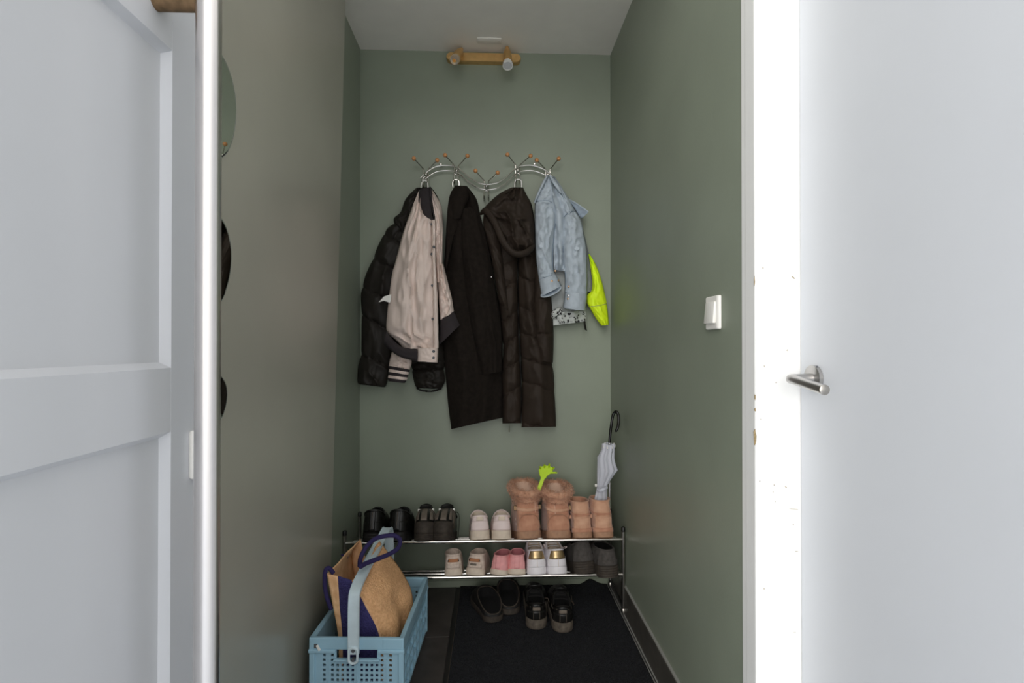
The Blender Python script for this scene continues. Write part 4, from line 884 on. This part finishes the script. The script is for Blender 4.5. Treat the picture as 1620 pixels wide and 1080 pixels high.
for sg in (-1, 1):
    o = bc(holed(cols, rowz, (-.064, .064, .1436, .173), -w2+.012, w2-.012, .004, HC-.004, .0043, lambda x, z: (x, sg*(l2-.008), z)), 'end_wall'); mo = o.modifiers.new('t', 'SOLIDIFY'); mo.thickness = .004; mo.offset = 0
    ys_ = [-.16+.0165*i for i in range(20) if i % 5 != 4]
    o = bc(holed(ys_, [.118-.0165*i for i in range(6)], None, -l2+.012, l2-.012, .004, HC-.004, .0042, lambda x, z: (sg*(w2-.014), x, z)), 'side_wall'); mo = o.modifiers.new('t', 'SOLIDIFY'); mo.thickness = .004; mo.offset = 0
    for x in (-.0895, .0012, .0922): bc(MB().box((x-.002, sg*l2-(.0095 if sg > 0 else -.0045), .004), (x+.002, sg*l2-(.0035 if sg > 0 else -.0095), .14)), 'rib')
    for z in (.012, .055, .098, .14):
        bc(MB().box((min(sg*(w2-.012), sg*(w2-.002)), -l2+.02, z), (max(sg*(w2-.012), sg*(w2-.002)), l2-.02, z+.005)), 'rib')
    for y in [-l2+.05+i*(2*l2-.1)/6 for i in range(7)]:
        bc(MB().box((min(sg*(w2-.012), sg*(w2-.004)), y-.002, .012), (max(sg*(w2-.012), sg*(w2-.004)), y+.002, .145)), 'rib')
    # rim band
    bc(MB().rbox((-w2, sg*l2-(.012 if sg > 0 else 0), .173), (w2, sg*l2+(0 if sg > 0 else .012), HC), .003, 2), 'rim')
    bc(MB().rbox((sg*w2-(.014 if sg > 0 else 0), -l2+.004, .165), (sg*w2+(0 if sg > 0 else .014), l2-.004, HC), .003, 2), 'rim')
    for x0, x1 in ((-w2-.002, -.066), (.066, w2+.002)):
        bc(MB().rbox((x0, sg*l2-.006-.003*sg, .163), (x1, sg*l2+.006-.003*sg, .174), .002, 1), 'rim_ledge')
    bc(MB().rbox((-.072, sg*l2-.005-.002*sg, .137), (.072, sg*l2+.005-.002*sg, .1436), .002, 1), 'grip_edge')
    for sy in (-1, 1):
        bc(MB().rbox((sg*(w2-.009)-.009, sy*(l2-.008)-.008, .0), (sg*(w2-.009)+.009, sy*(l2-.008)+.008, .17), .003, 2), 'corner_post')
bc(MB().rbox((-w2+.004, -l2+.004, .0), (w2-.004, l2-.004, .008), .002, 1), 'base')
bc(MB().rbox((-w2+.016, -l2-.0015, .178), (-w2+.027, -l2+.002, .192), .001, 1), 'latch', 'greyp')
bc(MB().rbox((-.004, -.0015, -.013), (.004, .0015, .006), .001, 1, Matrix.Translation((-w2+.029, -l2-.003, .184)) @ Matrix.Rotation(-.5, 4, 'Y')), 'latch_lever', 'whitep')
bc(MB().rbox((.083, -l2-.0012, .176), (w2-.006, -l2+.002, .207), .001, 1), 'clip_plate', 'blueC')
hp = cr([(0, -l2-.007, .165), (0, -l2-.007, .24), (0, -l2-.004, .325), (0, -l2+.015, .356), (0, -l2+.10, .376), (0, l2-.12, .40), (0, l2-.03, .41), (0, l2-.002, .385), (0, l2+.006, .33), (0, l2+.006, .165)], 60)
hx = -.006
hn = bc(MB().strap([(hx, p.y, p.z) for p in hp], (1, 0, 0), .031, .005), 'carry_handle', 'blueH')
for s_ in (-1, 1): bc(MB().strap([(hx+s_*.0155, p.y, p.z) for p in hp], (1, 0, 0), .0025, .011), 'handle_edge', 'blueH')
# hinge clip
lp_ = [(hx+.0145*math.cos(a)*(1 if abs(math.cos(a)) < .7 else 1), -l2-.012, .163+.024*math.sin(a)) for a in [2*PI*i/28 for i in range(28)]]
bc(MB().tube([Vector((hx+max(-.0135, min(.0135, (p[0]-hx)*1.25)), p[1], p[2])) for p in lp_], .0042, 8, closed=True), 'hinge_clip', 'blueH', smooth=True)
for z_ in (.178, .150): bc(MB().tube([(hx, -l2-.014, z_), (hx, -l2-.004, z_)], .0055, 12), 'hinge_pin', 'greyp', smooth=True)

# ------------------------------------------------------------------ jute bag in the crate
def V8(cx, cy, Y): return P(480+cx/4.32, 830+cy/4.32, Y)
y1_ = fl_.y+.05
FL = [V8(163, 335, y1_), V8(205, 560, y1_+.004), V8(240, 770, y1_+.012), Vector((V8(245, 800, y1_+.014).x, y1_+.014, .014))]
FM = [V8(236, 350, y1_-.003), V8(250, 560, y1_), V8(268, 770, y1_+.008), Vector((V8(272, 800, y1_+.01).x, y1_+.01, .014))]
FR = [V8(335, 378, y1_+.0), V8(425, 545, y1_-.008), V8(527, 772, y1_-.004), Vector((V8(540, 800, y1_).x, y1_, .014))]
yb_ = y1_+.22
BR = [V8(520, 112, yb_-.02), V8(690, 350, yb_), V8(746, 520, yb_-.02), Vector((fr_.x-.025, yb_, .014))]
BL = [V8(390, 98, yb_+.02), V8(330, 200, yb_+.02), Vector((FL[2].x-.005, yb_+.03, .16)), Vector((FL[2].x, yb_+.03, .014))]
bag = thing('jute_bag', 'jute tote bag with navy side standing in the blue crate', 'bag', ((FL[3]+BR[3])/2))
def panel(name, A, B, m, bulge=Vector((0, 0, 0)), nt=26, nu=16, sag=0, wob=.004, seed=0, th=.003, mid=None):
    As, Bs = cr(A, nt), cr(B, nt); Ms = cr(mid, nt) if mid else None; vs = []
    for i in range(nt):
        t = i/(nt-1)
        for j in range(nu):
            u = j/(nu-1)
            if Ms: p = (As[i]*(1-u)**2+Ms[i]*2*u*(1-u)*1.0+Bs[i]*u*u)
            else: p = lerp(As[i], Bs[i], u)
            e = math.sin(PI*u)
            p = p+bulge*e*math.sin(PI*min(1, t*1.1))+Vector((0, 0, -sag*e*(1-t)))
            p = p+Vector((1, -1, 0))*(wob*e*noise.noise((u*2.5, t*4, seed)))
            vs.append(p)
    ob = MB().add(vs, [(i*nu+j, i*nu+j+1, (i+1)*nu+j+1, (i+1)*nu+j) for i in range(nt-1) for j in range(nu-1)]).build(name, m, bag, angle=80, recalc=False)
    s_ = ob.modifiers.new('t', 'SOLIDIFY'); s_.thickness = th; s_.offset = 0; return ob
panel('front_strip', FL, FM, 'jutel', wob=.001, nu=6)
panel('front_panel', FM, FR, 'navy', bulge=Vector((0, -.008, 0)), wob=.006, seed=2)
# the large jute side: front edge, bulging middle, rear edge
tg = [V8(428, 246, y1_+.10), V8(585, 455, y1_+.07), V8(668, 690, y1_+.08), Vector((fr_.x-.03, y1_+.11, .014))]
mid = [2*t_-(a_+b_)*.5 for t_, a_, b_ in zip(tg, FR, BR)]
panel('jute_side', FR, BR, 'jute', wob=.026, seed=5, nt=40, nu=30, mid=mid)
panel('jute_side', FL, BL, 'jutel', wob=.008, seed=6, nu=18)
panel('back_panel', BL, BR, 'jutel', wob=.01, seed=7, sag=.09)
MB().add([FL[3], FM[3], FR[3], tg[3], BR[3], BL[3]], [(0, 1, 2, 3, 4, 5)]).build('bag_base', 'jute', bag)
MB().tube(cr([FR[0], FR[1], FR[2], FR[3]], 30), .003, 6).build('edge_binding', 'jutel', bag)
hpts = [V8(372, 330, y1_+.06), V8(383, 285, y1_+.05), V8(392, 225, y1_+.06), V8(430, 150, y1_+.09), V8(490, 96, y1_+.12), V8(560, 75, y1_+.14), V8(625, 74, y1_+.15), V8(660, 105, y1_+.145), V8(645, 160, y1_+.12), V8(585, 200, y1_+.09), V8(500, 235, y1_+.06), V8(430, 262, y1_+.03), V8(390, 285, y1_+.0), V8(372, 330, y1_-.0)]
hpts = [hpts[0]+Vector((0, 0, 0))]+hpts[1:]
MB().tube(cr([V8(385, 280, y1_+.07)]+hpts[2:13], 70), .0078, 10).build('rope_handle', 'navyh', bag)
MB().tube(cr([V8(205, 330, y1_+.01), V8(175, 295, y1_+.005), V8(150, 315, y1_-.0), V8(146, 400, y1_-.0), V8(160, 490, y1_+.004), V8(190, 575, y1_+.01)], 40), .0068, 10).build('rope_handle', 'navyh', bag)
MB().tube(cr([V8(262, 205, yb_-.05), V8(285, 215, yb_-.06), V8(305, 222, yb_-.06)], 8), .004, 8).build('handle_knot', 'navyh', bag)
